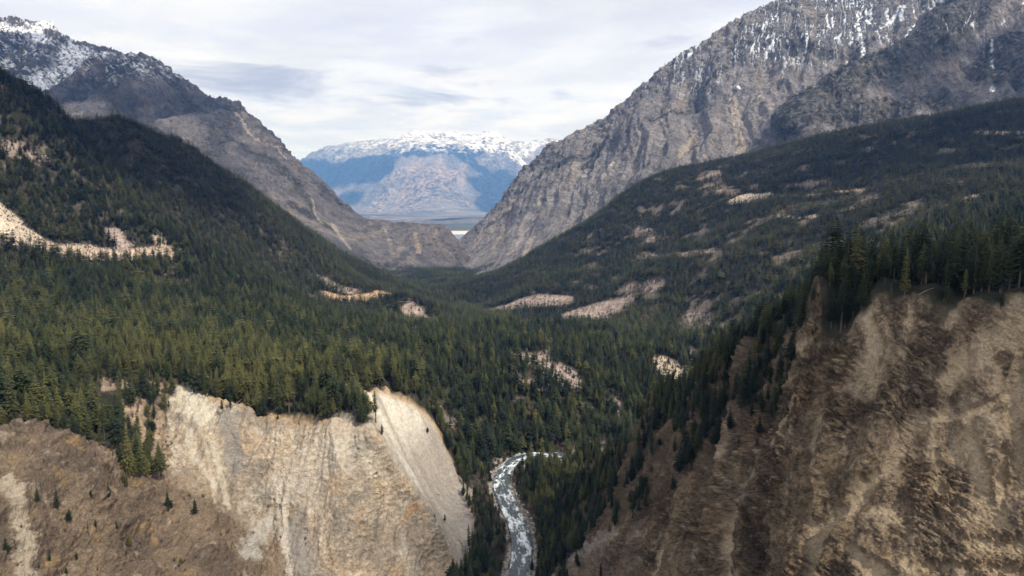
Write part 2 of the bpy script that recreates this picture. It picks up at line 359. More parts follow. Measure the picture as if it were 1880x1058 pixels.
chan = sstep(14, 8.5, d_riv)
d = d*(1-chan)
VL.V = V0+NV*d[..., None]
# river bed
bed = np.interp(Y, np.sort(river_line[:, 1]), river_line[np.argsort(river_line[:, 1]), 2])
VL.V[..., 2] = np.where(d_riv < 24, VL.V[..., 2]*(1-sstep(13.5, 8, d_riv))+(bed-1.6)*sstep(13.5, 8, d_riv), VL.V[..., 2])
log('relief')
V = VL.V; X, Y, Z = V[..., 0], V[..., 1], V[..., 2]
gapn = fbm(X/95+3, Y/95, Z/95, 4)+.35*fbm(X/30, Y/30+3, Z/30, 3)
gap = sstep(.20, .27, gapn)*sstep(850, 1300, Y)*(.35+.65*sstep(100, 300, X))
gap = np.maximum(gap, sstep(.17, .25, fbm(X/70+9, Y/70, Z/70, 4)+.35*fbm(X/22, Y/22+3, Z/22, 3))*sstep(-60, 60, X)*sstep(650, 800, Y)*sstep(1500, 1200, Y))
NV2 = VL.normals(); steep = 1-NV2[..., 2]
n1 = fbm(X/9, Y/9, Z/9, 4); n2 = fbm(X/40+5, Y/40, Z/40, 4); n3 = fbm(X/2.2, Y/2.2, Z/2.2, 3); n4 = fbm(X/120, Y/120+8, 0, 4)
# --- ground colour: forest floor and dry grass first
floor_ = mix((.026, .026, .017), (.075, .062, .044), sstep(-.1, .4, n1+.5*n2))
floor_ = mix(floor_, (.24, .19, .155), sstep(.22, .5, n2+.3*n1)*.6)
floor_ = mix(floor_, (.22, .175, .145), gap*.6)
C = floor_
# left cliff
cl0 = mix((.43, .345, .25), (.33, .27, .205), sstep(-.2, .3, n2))
cl0 = mix(cl0, (.44, .31, .19), sstep(.05, .4, fbm(X/26+3, Y/26, Z/14, 3))*.6)
cl0 = mix(cl0, (.56, .49, .39), sstep(.0, .32, fbm((X+9*n1)/11, Y/30, Z/24+4, 4))*.55)
cl0 = mix(cl0, (.22, .20, .17), sstep(.05, .3, fbm((X+9*n1)/12+9, Y/30, Z/20, 4))*.6)
cl0 = mix(cl0, (.20, .17, .14), sstep(.22, .36, fbm(X/2.4, Y/2.4, Z/1.2, 3)+.25*n1)*.55)
cl0 = cl0*(.85+.3*lid[..., None])*(1+.6*n3[..., None]+.55*fbm(X/.9, Y/.9, Z/.7, 3, .6)[..., None])
spurw = sstep(-112, -150, X)*sstep(430, 395, Y)
sp = mix((.20, .155, .11), (.12, .094, .072), sstep(-.2, .25, n2+.4*n1)); sp = mix(sp, (.36, .30, .235), sstep(.15, .45, n1)*.7); sp = mix(sp, (.27, .19, .09), sstep(.2, .45, fbm(X/18, Y/18+3, Z/18, 3))*.6)
cl0 = mix(cl0, sp*[1.06, 1.01, .96]*(1+.8*fbm(X/1.1, Y/1.1, Z/.9, 3, .6)[..., None]), spurw)
tl = mix((.315, .275, .235), (.38, .335, .28), sstep(-.3, .3, fbm((.62*X+.78*Y)/6, Z/120, 0, 3)))
hi = sstep(-215, -185, Z+6*n2)
tl = mix(tl, (.60, .55, .46), hi*sstep(-.45, .15, fbm((.62*X+.78*Y)/11+3, Z/90, 0, 3)))
tl = mix(tl, (.30, .275, .245), sstep(.22, .4, fbm(X/7, Y/7, Z/9, 3))*.45)
cl0 = mix(cl0, tl, m_talus)
# ochre soil under the rim
drim, _ = dist_poly(V0, np.concatenate([left_cliff[4:], [[-104, 482, -160]], hollow_rim]))
cl0 = mix(cl0, (.42, .28, .155), sstep(9, 1, drim+3*n1)*.75)
C = mix(C, cl0, m_left)
m = streak(V, [(12,880),(38,955),(55,1010),(66,1080)], 4, 7); C = mix(C, (.43, .36, .27), m*.9)
m = streak(V, [(345,715),(352,740),(380,775)], 15, 9); C = mix(C, (.62, .56, .44), m*.9)
m = streak(V, [(385,780),(400,850),(420,930)], 3.5, 2.5, 1.5); C = mix(C, (.56, .49, .38), m*.7)
m = streak(V, [(370,780),(382,850),(395,920)], 2, 2, 1.5); C = mix(C, (.56, .49, .38), m*.6)
m = streak(V, [(345,790),(360,850),(390,900)], 4, 3, 1.5); C = mix(C, (.60, .53, .42), m*.7)
m = streak(V, [(420,775),(430,840),(440,850)], 9, 8); C = mix(C, (.24, .225, .20), m*.75)
m = streak(V, [(505,880),(520,930),(530,1000),(540,1058)], 4.5, 3); C = mix(C, (.60, .54, .45), m*.8)
m = streak(V, [(500,950),(470,990),(440,1030)], 7, 8, 5); C = mix(C, (.50, .48, .43), m*.6)
m = streak(V, [(540,960),(570,1058)], 6, 12); C = mix(C, (.27, .25, .225), m*.7)
m = streak(V, [(640,800),(600,850),(540,890)], 26, 22, 10); C = mix(C, (.56, .50, .41), m*.5)
m = streak(V, [(760,930),(735,960)], 3, 2); C = mix(C, (.45, .26, .12), m*.8)
# right face
r0 = mix((.130, .098, .066), (.075, .057, .040), sstep(-.2, .2, n2+.3*n1)); r0 = mix(r0, (.185, .125, .075), sstep(.1, .4, fbm(X/19, Y/19, Z/19+5, 3))*.55)
earth = mix((.185, .145, .10), (.13, .10, .072), sstep(-.2, .3, n1+n2)); r0 = mix(earth, r0, .25+.75*outc)
r0 = mix(r0, (.24, .195, .145), sstep(.66, .9, blockid)*.45*outc)
n5 = fbm(X/.9, Y/.9, Z/.7, 3, .6)
r0 = r0*(.60+.80*blockid[..., None]*outc[..., None]+.40*(1-outc[..., None]))*(1+.95*n3[..., None]+1.25*n5[..., None])
rx = sstep(105, 160, X)
r0 = mix(r0*1.08, r0*1.55+.035, rx)  # right end of the face lightened: sunlight put into the rock colour
sand = mix((.47, .39, .285), (.38, .31, .225), sstep(-.2, .3, n2+n1))
lows = np.maximum(lowm, .75*sstep(.16, .34, fbm(X/9, Y/9+3, Z/34, 4)+.12*rx)*(1-outc*.7)); lowm = np.maximum(lowm, lows*.6)
r0 = mix(r0, sand*(1+.15*n3[..., None]), lows*.92)
wr = sstep(60, 20, X+.12*(Y-480))            # scree towards the river
r0 = mix(r0, mix((.19, .155, .125), (.26, .22, .185), sstep(-.2, .2, n1)), wr*.8)
r0 = mix(r0, mix((.085, .066, .048), (.15, .115, .085), sstep(-.1, .4, n1+.5*n2)), m_wood*.8*(1-.7*lowm))
C = mix(C, r0*[1.24, 1.17, 1.06], m_right)
m = streak(V, [(1140,990),(1060,1030),(1010,1058)], 6, 9, 1.5); C = mix(C, (.34, .295, .24), m*.85)
# gravel along the river
gm = sstep(13, 9.5, d_riv+4*n1)
C = mix(C, mix((.33, .285, .25), (.14, .12, .10), sstep(-.15, .15, n3)), gm)
C = mix(C, (.05, .06, .055), sstep(8.5, 7, d_riv))
# --- bare patches in the forest (dry clearings, cut slopes, road cuts)
clear = np.zeros(X.shape)
def patch(pts, w0, w1, col, k=1.0, treeless=1.0, warp=12., grow=1.15):
    global C, clear
    h = H(pts); dd, al = dist_poly(VL.V0, h)
    w = (w0+(w1-w0)*al)*grow; m = sstep(1.0, .82, (dd+warp*n1+warp*.9*n3)/w)
    C = mix(C, np.asarray(col)*(1+.8*n1[..., None]+.8*n3[..., None]), m*k); clear = np.maximum(clear, m*treeless)
pink = (.30, .235, .20); pale = (.50, .41, .31); ochre = (.46, .31, .19)
patch([(-40,395),(30,425),(90,455)], 42, 20, pale, 1, 1.13); patch([(90,455),(180,464),(300,466)], 19, 18, (.40, .31, .235), 1, 1.13); patch([(210,430),(225,455)], 12, 14, pink); patch([(290,440),(320,462)], 14, 14, (.36, .28, .21), .9, .7)
patch([(30,275),(75,293)], 20, 14, pink, .8, .6); patch([(600,512),(640,528)], 26, 28, pink, .9, .85); patch([(610,546),(700,541),(750,548)], 25, 25, ochre, 1, 1.13); patch([(555,548),(580,548)], 12, 12, pink, 1)
patch([(760,575),(800,600)], 28, 30, pink, 1, .9); patch([(900,570),(960,560),(1030,556)], 30, 36, pink); patch([(1050,580),(1100,570),(1145,562)], 30, 36, pink, 1, 1.08); patch([(1150,535),(1200,525)], 25, 30, pink, .8, .7)
patch([(1060,578),(1140,580)], 12, 14, (.38, .31, .25)); patch([(1180,470),(1300,462)], 18, 20, pink, .9, .8); patch([(1170,420),(1200,440)], 30, 25, pink, .7, .5)
patch([(1360,366),(1395,362)], 38, 34, pale, 1, 1.13); patch([(1300,320),(1310,350)], 40, 40, pink, .6, .45); patch([(1400,290),(1450,275)], 35, 35, pink, .7, .5); patch([(1395,358),(1480,356),(1580,350)], 9, 9, (.40, .31, .22))
patch([(1430,385),(1520,372),(1600,358)], 24, 28, (.115, .10, .066), .9, .6); patch([(1430,395),(1500,400)], 8, 10, pale, .8); patch([(1560,385),(1600,365)], 24, 24, (.25, .19, .18), .8, .8)
patch([(1515,448),(1550,438)], 16, 16, pale); patch([(1810,245),(1880,242)], 10, 12, (.42, .33, .23)); patch([(1780,365),(1790,375)], 12, 12, pale, .8); patch([(1830,385),(1870,375)], 10, 12, pink, .9)
patch([(1270,580),(1300,610)], 32, 30, (.24, .20, .18), .9, .7); patch([(1250,640),(1290,660)], 20, 20, pink, .8, .7); patch([(950,608),(1000,606)], 25, 25, pale, .9); patch([(980,660),(1030,690),(1050,700)], 32, 24, pink, 1, .95); patch([(1010,640),(990,660)], 12, 12, pink, .8, .7)
patch([(960,690),(970,710)], 10, 10, pink, .8, .7); patch([(1215,660),(1235,700)], 18, 22, pale, .85, .9); patch([(800,755),(835,780)], 12, 9, (.26, .21, .175), .9, .8, 4.); patch([(860,785),(865,805)], 5, 5, (.44, .30, .18), .9, .8, 3.)
patch([(70,700),(200,700),(300,706)], 17, 14, (.27, .205, .15), .9, .75, 5.); patch([(260,760),(275,830)], 14, 12, (.30, .225, .155), .9, .9, 4.); patch([(1130,740),(1150,770)], 10, 8, pink, .8, .7); patch([(1050,826),(1100,812)], 8, 8, pink, .8, .6, 4.)
patch([(900,852),(940,846)], 7, 7, (.42, .36, .31), .9, .8, 3.); patch([(1440,340),(1520,335)], 18, 14, (.2, .15, .12), .5, .3); patch([(1060,520),(1090,530)], 14, 16, pink, .7, .5); patch([(1180,590),(1200,560)], 14, 14, pink, .8, .6)
rock_attr = .25+np.maximum(m_left*(1-.6*m_talus), 1.5*m_right)
valley = VL.build('valley_terrain', M_NEAR, C, {'rock': rock_attr})
valley['kind'] = 'structure'
log('valley built')

#==MOUNTAINS==
def hidden_back(pts, dY, dz):
    out = list(pts)
    for (s, q, t) in pts:
        Yv = math.exp(q)
        out.append((s, math.log(Yv+dY), (t*Yv-dz)/(Yv+dY)))
    return out
Lcrest = [P(-220,20,5200), P(0,44,5000), P(30,55,5000), P(85,46,4950), P(115,74,4900), P(160,95,4850), P(200,106,4800), P(280,118,4700), P(300,130,4650), P(345,163,4500), P(390,196,4400), P(437,197,4300), P(470,230,4250), P(520,274,4200), P(550,309,4150), P(600,349,4100), P(640,384,4050), P(668,402,4000),
          P(700,407,4000), P(760,409,3950), P(800,414,3900), P(820,421,3850), P(833,448,3800), P(826,475,3740)]
Lpts = hidden_back(Lcrest, 900, 520)+[P(790,494,3600), P(700,499,3300), P(740,500,3350), P(300,200,3900), P(450,300,3600), P(550,385,3500), P(620,450,3300), P(700,455,3620), P(760,455,3700), P(0,150,4000), P(150,200,3700), P(800,450,3740), P(400,340,3200), P(600,475,3000), P(200,270,3200), P(0,230,3300), P(-220,180,3600),
          P(700,420,3900), P(770,422,3860), W(840,3500,-378), W(860,4000,-395), W(880,4500,-400), P(770,510,3200), W(650,2800,-340), W(400,2800,-250), W(0,2800,-150)]
LM = Landform(Lpts, -.98, -.02, 2800, 6400, 620, 620, c=.015, hid=.1, flat=.02)
def mountain(lm, e, s1, amp, seed, fine=1.0, calm=None, bump=None):
    V0 = lm.V.copy(); n = lm.normals(); X, Y, Z = V0[..., 0], V0[..., 1], V0[..., 2]
    wx = 60*fbm(X/300+seed, Y/300, Z/300, 3)
    st_ = (e[0]*X+e[1]*Y+(e[2] if len(e) > 2 else 0)*Z+wx)
    g = ridged(st_/s1, Z/(s1*5)+seed, seed, 3)
    g2 = ridged(st_/(s1*.32)+4, Z/(s1*1.3), seed+3, 3)
    cr = ridged(X/(s1*.8)+seed, Y/(s1*.8), Z/(s1*.8), 5, .55)
    fi = fbm(X/(s1*.12), Y/(s1*.12)+seed, Z/(s1*.12), 4, .6)
    gb_ = ridged(st_/(s1*2.1)+7, Z/(s1*7)+seed, seed, 2)
    d = amp*(.85*(gb_-.45)+.55*(g-.45)+.26*(g2-.45)+.22*(cr-.4)+.11*fi*fine)
    if calm is not None: d = d*calm(X, Y, Z)
    t0 = Z/Y; nc = sstep(.05, .0, t0.max(axis=1, keepdims=True)-t0); d = d*(1-.85*nc)+nc*amp*(.34*(cr-.4)+.26*fi)*(1 if calm is None else calm(X, Y, Z))
    if bump is not None: d = d+bump(lm, V0)
    lm.V = V0+n*d[..., None]
    return g, g2, cr, d/amp
g, g2, cr, dd = mountain(LM, (.945, -.33, .75), 300, 165, 2., calm=lambda X, Y, Z: .28+.72*sstep(-180, 250, Z))
V = LM.V; X, Y, Z = V[..., 0], V[..., 1], V[..., 2]
n1 = fbm(X/60, Y/60, Z/60, 4); n2 = fbm(X/300, Y/300, Z/300, 4); n3 = fbm(X/18, Y/18, Z/18, 3)
steepL = 1-LM.normals()[..., 2]
C = mix((.155, .140, .138), (.092, .088, .095), sstep(-.25, .25, n2+.4*n1))
C = mix(C, (.24, .20, .165), sstep(.05, .4, fbm((.945*X-.33*Y+.75*Z+30*n1)/36, Z/300, 1, 4))*.8)
C = C*(1+.25*n3[..., None])
def band(lm, V, pts, w, warp, nn):
    d, al = dist_poly(lm.V0, lm.hits(pts)); return sstep(1.1, .6, (d+warp*nn)/w)
# wooded gullies slant down to the right
wood = np.zeros(X.shape)
for pts, w in (([(430,200),(400,240),(385,300)], 60), ([(300,150),(360,210),(450,290),(560,380)], 55), ([(230,130),(200,190),(260,260)], 110), ([(0,100),(100,160),(190,190)], 170), ([(480,300),(560,380),(600,420)], 40), ([(530,385),(570,400)], 35), ([(120,80),(160,130)], 60), ([(640,470),(690,490),(790,497)], 40), ([(560,330),(640,390)], 20)):
    wood = np.maximum(wood, band(LM, V, pts, w, 40, n1))
wood = np.maximum(wood*.9, sstep(.1, .4, -dd*.6+n2*.9+.1)*sstep(-100, 250, Z)*.8)
C = mix(C, (.050, .052, .047), np.clip(wood*(.75+1.3*n3+.4*n1), 0, 1)*.9)
woodL = wood
snow = np.zeros(X.shape)
for pts, w in (([(85,48),(40,60),(0,52)], 60), ([(60,60),(85,90)], 60), ([(140,90),(125,130),(75,160)], 95), ([(160,98),(105,140)], 60), ([(190,105),(180,115)], 45)):
    snow = np.maximum(snow, band(LM, V, pts, w, 45, n1+.5*n3))
snow = snow*sstep(-.33, -.02, 1.2*n3+.6*fbm((.75*X+.66*Y)/45, Z/160, 3, 3))+sstep(560, 900, Z+200*n2)*sstep(.05, .2, .7*fbm((.945*X-.33*Y+.75*Z)/16, Z/80, 4, 4)+.4*n3+.35*n1)*.85+band(LM, V, [(262,125),(258,150)], 22, 8, n1)*sstep(-.1, .1, n3)
snowL = np.clip(snow, 0, 1)
C = mix(C, (.80, .82, .86), snowL)
C = mix(C, (.40, .34, .28), band(LM, V, [(705,420),(720,470)], 16, 14, n1)*.4); C = mix(C, (.36, .30, .21), band(LM, V, [(762,430),(768,465)], 16, 12, n1)*.6)
for pts in ([(565,378),(590,410)], [(610,415),(640,460)], [(430,215),(475,270),(520,300)]): C = mix(C, (.42, .36, .29), band(LM, V, pts, 16, 12, n1)*.6)
o = LM.build('rocky_mountain', M_MOUNT, C, {'rock': np.ones(X.shape)*(1-.6*snowL)}); o['kind'] = 'structure'; mount_l = o
CLm = C

Rcrest = [P(828,462,4300), P(850,434,4400), P(880,412,4450), P(920,369,4500), P(960,316,4500), P(1000,279,4500), P(1050,254,4500), P(1130,212,4450), P(1180,165,4400), P(1240,115,4350), P(1300,75,4250), P(1350,40,4200), P(1420,10,4150), P(1500,-25,4200), P(1700,-90,4300), P(1900,-110,4300), P(2200,-110,4300)]
Rpts = hidden_back(Rcrest, 900, 520)+[P(860,472,3900), P(832,500,3500), P(880,512,3300), P(950,450,3500), P(1000,380,3800), P(1100,300,3700), P(1200,300,3350), P(1250,200,3700), P(1400,230,3300), P(1400,120,3700), P(1600,60,3700), P(1540,150,3350), P(1000,480,3000), P(1200,380,2950), P(1450,300,2850), P(1880,250,2650),
          P(1465,243,2900), P(1520,208,2950), P(1600,168,2980), P(1690,105,3100), P(1750,45,3300), P(1795,0,3450), P(1640,95,3420), P(1700,40,3600), P(1800,110,3050), P(1880,90,3000), P(1720,200,2750), P(1880,170,2720), P(2200,150,2700), P(1860,20,3400), P(1980,40,3200), P(800,500,3450), W(850,3000,-345), W(760,3400,-372), W(780,4200,-395), W(780,5500,-420), W(1000,2800,-330), W(1500,2600,0), W(2200,2400,80), W(1880,2400,80), W(1500,2350,-60), W(1200,2500,-200)]
RM = Landform(Rpts, -.15, .98, 2300, 6000, 900, 760, c=.015, hid=.1, flat=.02)
g, g2, cr, dd = mountain(RM, (.97, -.2, -.15), 300, 135, 6., calm=lambda X, Y, Z: .3+.7*sstep(-300, 150, Z), bump=lambda lm, V: 95*sstep(190, 0, dist_poly(V, lm.hits([(1465,243),(1520,208),(1600,166),(1690,103),(1750,43),(1795,2)]))[0]))
V = RM.V; X, Y, Z = V[..., 0], V[..., 1], V[..., 2]
n1 = fbm(X/60, Y/60, Z/60, 4); n2 = fbm(X/300, Y/300+4, Z/300, 4); n3 = fbm(X/18, Y/18, Z/18, 3)
C = mix((.25, .23, .222), (.16, .153, .158), sstep(-.25, .25, n2+.4*n1))
C = mix(C, (.28, .235, .20), sstep(.08, .4, fbm((.97*X-.2*Y-.15*Z+30*n1)/42, Z/380, 1, 4))*.85)
C = mix(C, (.115, .105, .10), sstep(.1, .4, fbm((.97*X-.2*Y-.15*Z+25*n1)/24, Z/200, 5, 4))*.6)
C = C*(1+.28*n3[..., None])
for pts, w in (([(1345,180),(1360,260),(1350,290)], 26), ([(1395,170),(1390,250)], 12), ([(980,440),(960,475)], 24), ([(1000,370),(940,470)], 14), ([(1270,240),(1250,290)], 14), ([(1130,300),(1110,330)], 14), ([(1330,190),(1365,260)], 10)): C = mix(C, (.46, .39, .31), band(RM, V, pts, w, 12, n1)*.6)
wood = np.zeros(X.shape)
for pts, w in (([(1110,265),(1060,300),(1010,325)], 45), ([(1095,285),(1080,300)], 60), ([(1000,330),(930,390),(890,420)], 16), ([(1465,243),(1520,212),(1600,175),(1700,105),(1790,15)], 95), ([(1640,150),(1720,90)], 110), ([(1720,190),(1600,230),(1500,240)], 75), ([(1850,90),(1830,130),(1880,140)], 120), ([(1580,90),(1560,150),(1545,180)], 55), ([(1200,230),(1260,200)], 28), ([(1010,275),(1100,225),(1180,165),(1240,115)], 14), ([(830,500),(900,490)], 50), ([(1300,155),(1330,130)], 30), ([(1440,80),(1520,110)], 50)):
    wood = np.maximum(wood, band(RM, V, pts, w, 35, n1))
wood = np.maximum(wood, sstep(.2, .45, n2*.9-dd*.5+.05)*.6)
C = mix(C, (.040, .044, .040), np.clip(wood*(.75+1.3*n3+.4*n1), 0, 1)*.9)
woodR = wood
zone = sstep(480, 950, Z-.35*(X-1000)*0+180*n2)
snow = zone*sstep(.12, .22, .3*n2-.05+ .75*fbm((.97*X-.2*Y-.15*Z+20*n1)/9, Z/150, 7, 3)+.22*n3+.3*n1-.25*dd+.09*zone)
for pts, w in (([(1576,60),(1588,110),(1592,140)], 14), ([(1556,120),(1560,160)], 11), ([(1345,155),(1360,160)], 14), ([(1710,0),(1730,5)], 16), ([(1820,80),(1822,170)], 9), ([(1410,90),(1405,110)], 8), ([(1660,20),(1620,60)], 16), ([(1690,50),(1650,90)], 10)): snow = np.maximum(snow, band(RM, V, pts, w, 9, n1+n3)*sstep(-.4, 0, n3))
snowR = np.clip(snow, 0, 1)
C = mix(C, (.80, .82, .86), snowR)
o = RM.build('rocky_mountain', M_MOUNT, C, {'rock': np.ones(X.shape)*(1-.6*snowR)}); o['kind'] = 'structure'; mount_r = o

Fcrest = [P(px, py, Yv*2.4) for px, py, Yv in ((420,330,13500), (500,318,13300), (545,306,13200), (575,284,13100), (620,266,13000), (660,262,13000), (700,258,13000), (740,252,13000), (778,239,12900), (800,249,13000), (825,241,13000), (860,252,13000), (900,242,12900), (930,258,13000), (985,259,13000), (1030,256,13000), (1080,260,13000), (1250,250,13000))]
Fpts = hidden_back(Fcrest, 4700, 1600)+[(a, q+math.log(2.4), t) for a, q, t in [*[P(k, 397, 7200) for k in (500,600,720,840,960,1080)], P(570,330,12000), P(640,330,11600), P(700,330,11400), P(760,312,11300), P(800,325,11000), P(860,345,11200), P(900,320,11900), P(940,330,11600), P(700,385,10200), P(760,380,10000), P(820,375,9900), P(880,390,10200), P(600,390,10300), P(520,400,10200), P(840,409,5600), P(720,409,5600), P(960,409,5600), P(1100,409,5600), P(1100,340,11500), P(420,409,5600), W(600,5450,-200), W(850,5450,-200), W(1100,5450,-200), W(1250,5450,-200), W(420,5450,-200)]]
FM = Landform(Fpts, -.42, .26, 13080, 40700, 420, 420, c=.015, hid=.1, flat=.02)
g, g2, cr, dd = mountain(FM, (1., -.2), 1900, 700, 3., calm=lambda X, Y, Z: (1-.5*sstep(1450, 2500, Z))*sstep(-420, 500, Z))
V = FM.V; X, Y, Z = V[..., 0]/2.4, V[..., 1]/2.4, V[..., 2]/2.4
n1 = fbm(X/180, Y/180, Z/180, 4); n2 = fbm(X/900, Y/900, Z/900, 4); n3 = fbm(X/60, Y/60, Z/60, 3)
C = mix((.25, .23, .22), (.15, .145, .145), sstep(-.2, .2, n2+.4*n1))*(1+.25*n3[..., None])
C = mix(C, (.34, .28, .25), sstep(.05, .4, fbm(X/140, Z/900, 2, 4))*.6)
wood = np.zeros(X.shape)
for pts, w in (([(560,310),(620,320),(700,300),(760,285),(820,285)], 330), ([(580,350),(660,330),(700,320)], 430), ([(610,380),(640,370)], 300), ([(870,285),(840,300),(905,330)], 170), ([(880,350),(920,330),(900,380)], 330), ([(810,404),(860,400),(960,402)], 110), ([(960,380),(1000,340)], 250)):
    wood = np.maximum(wood, band(FM, V, pts, w*2.4, 260, n1))
dome = np.zeros(X.shape)
for pts, w in (([(765,312),(720,345),(690,385),(675,400)], 230), ([(810,330),(800,370),(850,380)], 420), ([(770,330),(740,390)], 380)): dome = np.maximum(dome, band(FM, V, pts, w*1.67, 220, n1))
C = mix(C, (.020, .026, .030), np.clip(wood*(1-dome)*(1+.3*n3), 0, 1)*.97)
C = mix(C, mix((.36, .285, .245), (.22, .20, .19), sstep(-.1, .35, n1+n2)), dome*.85)
C = mix(C, (.05, .06, .06), dome*sstep(.02, .14, n3+.25*n1)*sstep(900, 200, Z)*.85)
snow = sstep(640, 1080, Z+260*n2+140*n1)*sstep(-.25, .12, n3*.7+.5*n1+.3*(-dd)+sstep(700, 1400, Z)*.22-.12)
snow = snow*sstep(-3600, -2000, X)+snow*.35*sstep(-2000, -3600, X)
for pts, w in (([(880,255),(900,275)], 160), ([(930,275),(960,300)], 90), ([(850,262),(870,275)], 120), ([(990,262),(960,285)], 120)): snow = np.maximum(snow, band(FM, V, pts, w*2.4, 160, n1)*sstep(-.3, .1, n3))
C = mix(C, (.85, .86, .90), np.clip(snow, 0, 1))
o = FM.build('far_mountain', M_FAR, C, {'rock': np.ones(X.shape)}); o['kind'] = 'structure'
# white summit behind it
G = Landform(hidden_back([P(440,318,47000), P(500,303,47000), P(545,295,47000), P(562,294,47000), P(585,303,47000), P(640,320,47000)], 3000, 900)+[P(440,345,43500), P(560,330,43500), P(640,345,43500), W(500,40800,-400), W(620,40800,-400)], -.42, -.22, 40800, 55000, 60, 70, c=.015)
mountain(G, (1., -.2), 1300, 180, 9.)
o = G.build('snowy_peak', M_FAR, np.ones(G.V.shape)*.84, {'rock': np.ones(G.V.shape[:2])}); o['kind'] = 'structure'
log('mountains')

#==SETTING== far valley floor, far river, near river, roads
def sheet(name, pts, mat, kind='structure'):
    me = bpy.data.meshes.new(name); me.from_pydata([tuple(p) for p in pts], [], [tuple(range(len(pts)))]); me.materials.append(mat)
    o = bpy.data.objects.new(name, me); COL.objects.link(o); o['kind'] = kind; return o
sheet('ground', [(-23500, -1400, -420), (23500, -1400, -420), (23500, 57500, -420), (-23500, 57500, -420)], plain('valley_floor', (.06, .065, .045), 1, .003, .8))
def atz(px, py, z):
    s, t = st(px, py); Yv = z/float(t); return (float(s)*Yv, Yv, z)
sheet('far_river', [atz(780,452,-419), atz(880,452,-419), atz(890,430,-419), atz(780,430,-419)], plain('far_water', (.10, .14, .18), .25))
sheet('sand_bar', [atz(800,430.5,-418.5), atz(880,430.5,-418.5), atz(890,424,-418.5), atz(820,424,-418.5)], plain('pale_sand', (.55, .50, .44), .9))
# whitewater: a rippled strip that follows the channel
def resample(pts, n):
    pts = np.asarray(pts); L = np.concatenate([[0], np.cumsum(np.linalg.norm(np.diff(pts, axis=0), axis=1))])
    x = np.linspace(0, L[-1], n); return np.stack([np.interp(x, L, pts[:, k]) for k in range(3)], 1), L[-1]
rl, RLEN = resample(river_line, 60)
for _ in range(3): rl[1:-1] = (rl[:-2]+rl[1:-1]*2+rl[2:])/4
rl, RLEN = resample(rl, 700)
tg = np.gradient(rl, axis=0); tg[:, 2] = 0; tg /= np.linalg.norm(tg, axis=1)[:, None]; nr = np.stack([tg[:, 1], -tg[:, 0]], 1)
ac = np.linspace(-7.2, 7.2, 60)
rx_ = rl[:, None, 0]+nr[:, None, 0]*ac[None]; ry_ = rl[:, None, 1]+nr[:, None, 1]*ac[None]
al = np.linspace(0, RLEN, 700)[:, None]+0*ac[None]; ax = ac[None]+0*al
wv = .55*ridged(al/9, ax/5, 0, 3)+.35*fbm(al/2.5, ax/2.2, 3, 3)
rz_ = rl[:, None, 2]+0*ac[None]+wv-.1-.35*(np.abs(ax)/9.6)**2
me = bpy.data.meshes.new('river'); idx = np.arange(700*60).reshape(700, 60)
fill_mesh(me, np.stack([rx_, ry_, rz_], -1).reshape(-1, 3), np.stack([idx[:-1, :-1], idx[1:, :-1], idx[1:, 1:], idx[:-1, 1:]], -1).reshape(-1, 4), True)
foam = sstep(-.15, .5, wv-.35+.7*fbm(al/5+.3*ax, ax/1.5, 9, 4, .6)+1.5*fbm(al/24, ax/7, 2, 3)+.02)
a = me.attributes.new('foam', 'FLOAT', 'POINT'); a.data.foreach_set('value', (.9*foam).astype(np.float32).ravel())
m, nt, b = new_mat('whitewater'); L = nt.links.new
fa = N(nt, 'ShaderNodeAttribute', attribute_name='foam'); ge = N(nt, 'ShaderNodeNewGeometry'); no = N(nt, 'ShaderNodeTexNoise'); no.inputs['Scale'].default_value = .9; no.inputs['Detail'].default_value = 5; no.inputs['Roughness'].default_value = .7
L(ge.outputs['Position'], no.inputs['Vector'])
ad = N(nt, 'ShaderNodeMath', operation='MULTIPLY_ADD'); L(no.outputs['Fac'], ad.inputs[0]); ad.inputs[1].default_value = 1.2; ad.inputs[2].default_value = -.62
a2 = N(nt, 'ShaderNodeMath', operation='ADD', use_clamp=True); L(fa.outputs['Fac'], a2.inputs[0]); L(ad.outputs[0], a2.inputs[1])
mx = N(nt, 'ShaderNodeMix', data_type='RGBA'); mx.inputs['A'].default_value = (.028, .045, .045, 1); mx.inputs['B'].default_value = (.82, .85, .86, 1)
L(a2.outputs[0], mx.inputs['Factor']); L(mx.outputs['Result'], b.inputs['Base Color'])
mr = N(nt, 'ShaderNodeMapRange'); mr.inputs['To Min'].default_value = .12; mr.inputs['To Max'].default_value = .7; L(a2.outputs[0], mr.inputs['Value']); L(mr.outputs['Result'], b.inputs['Roughness'])
bu = N(nt, 'ShaderNodeBump'); bu.inputs['Distance'].default_value = .6; bu.inputs['Strength'].default_value = .8; L(no.outputs['Fac'], bu.inputs['Height']); L(bu.outputs['Normal'], b.inputs['Normal'])
me.materials.append(m); o = bpy.data.objects.new('river', me); COL.objects.link(o); o['kind'] = 'structure'

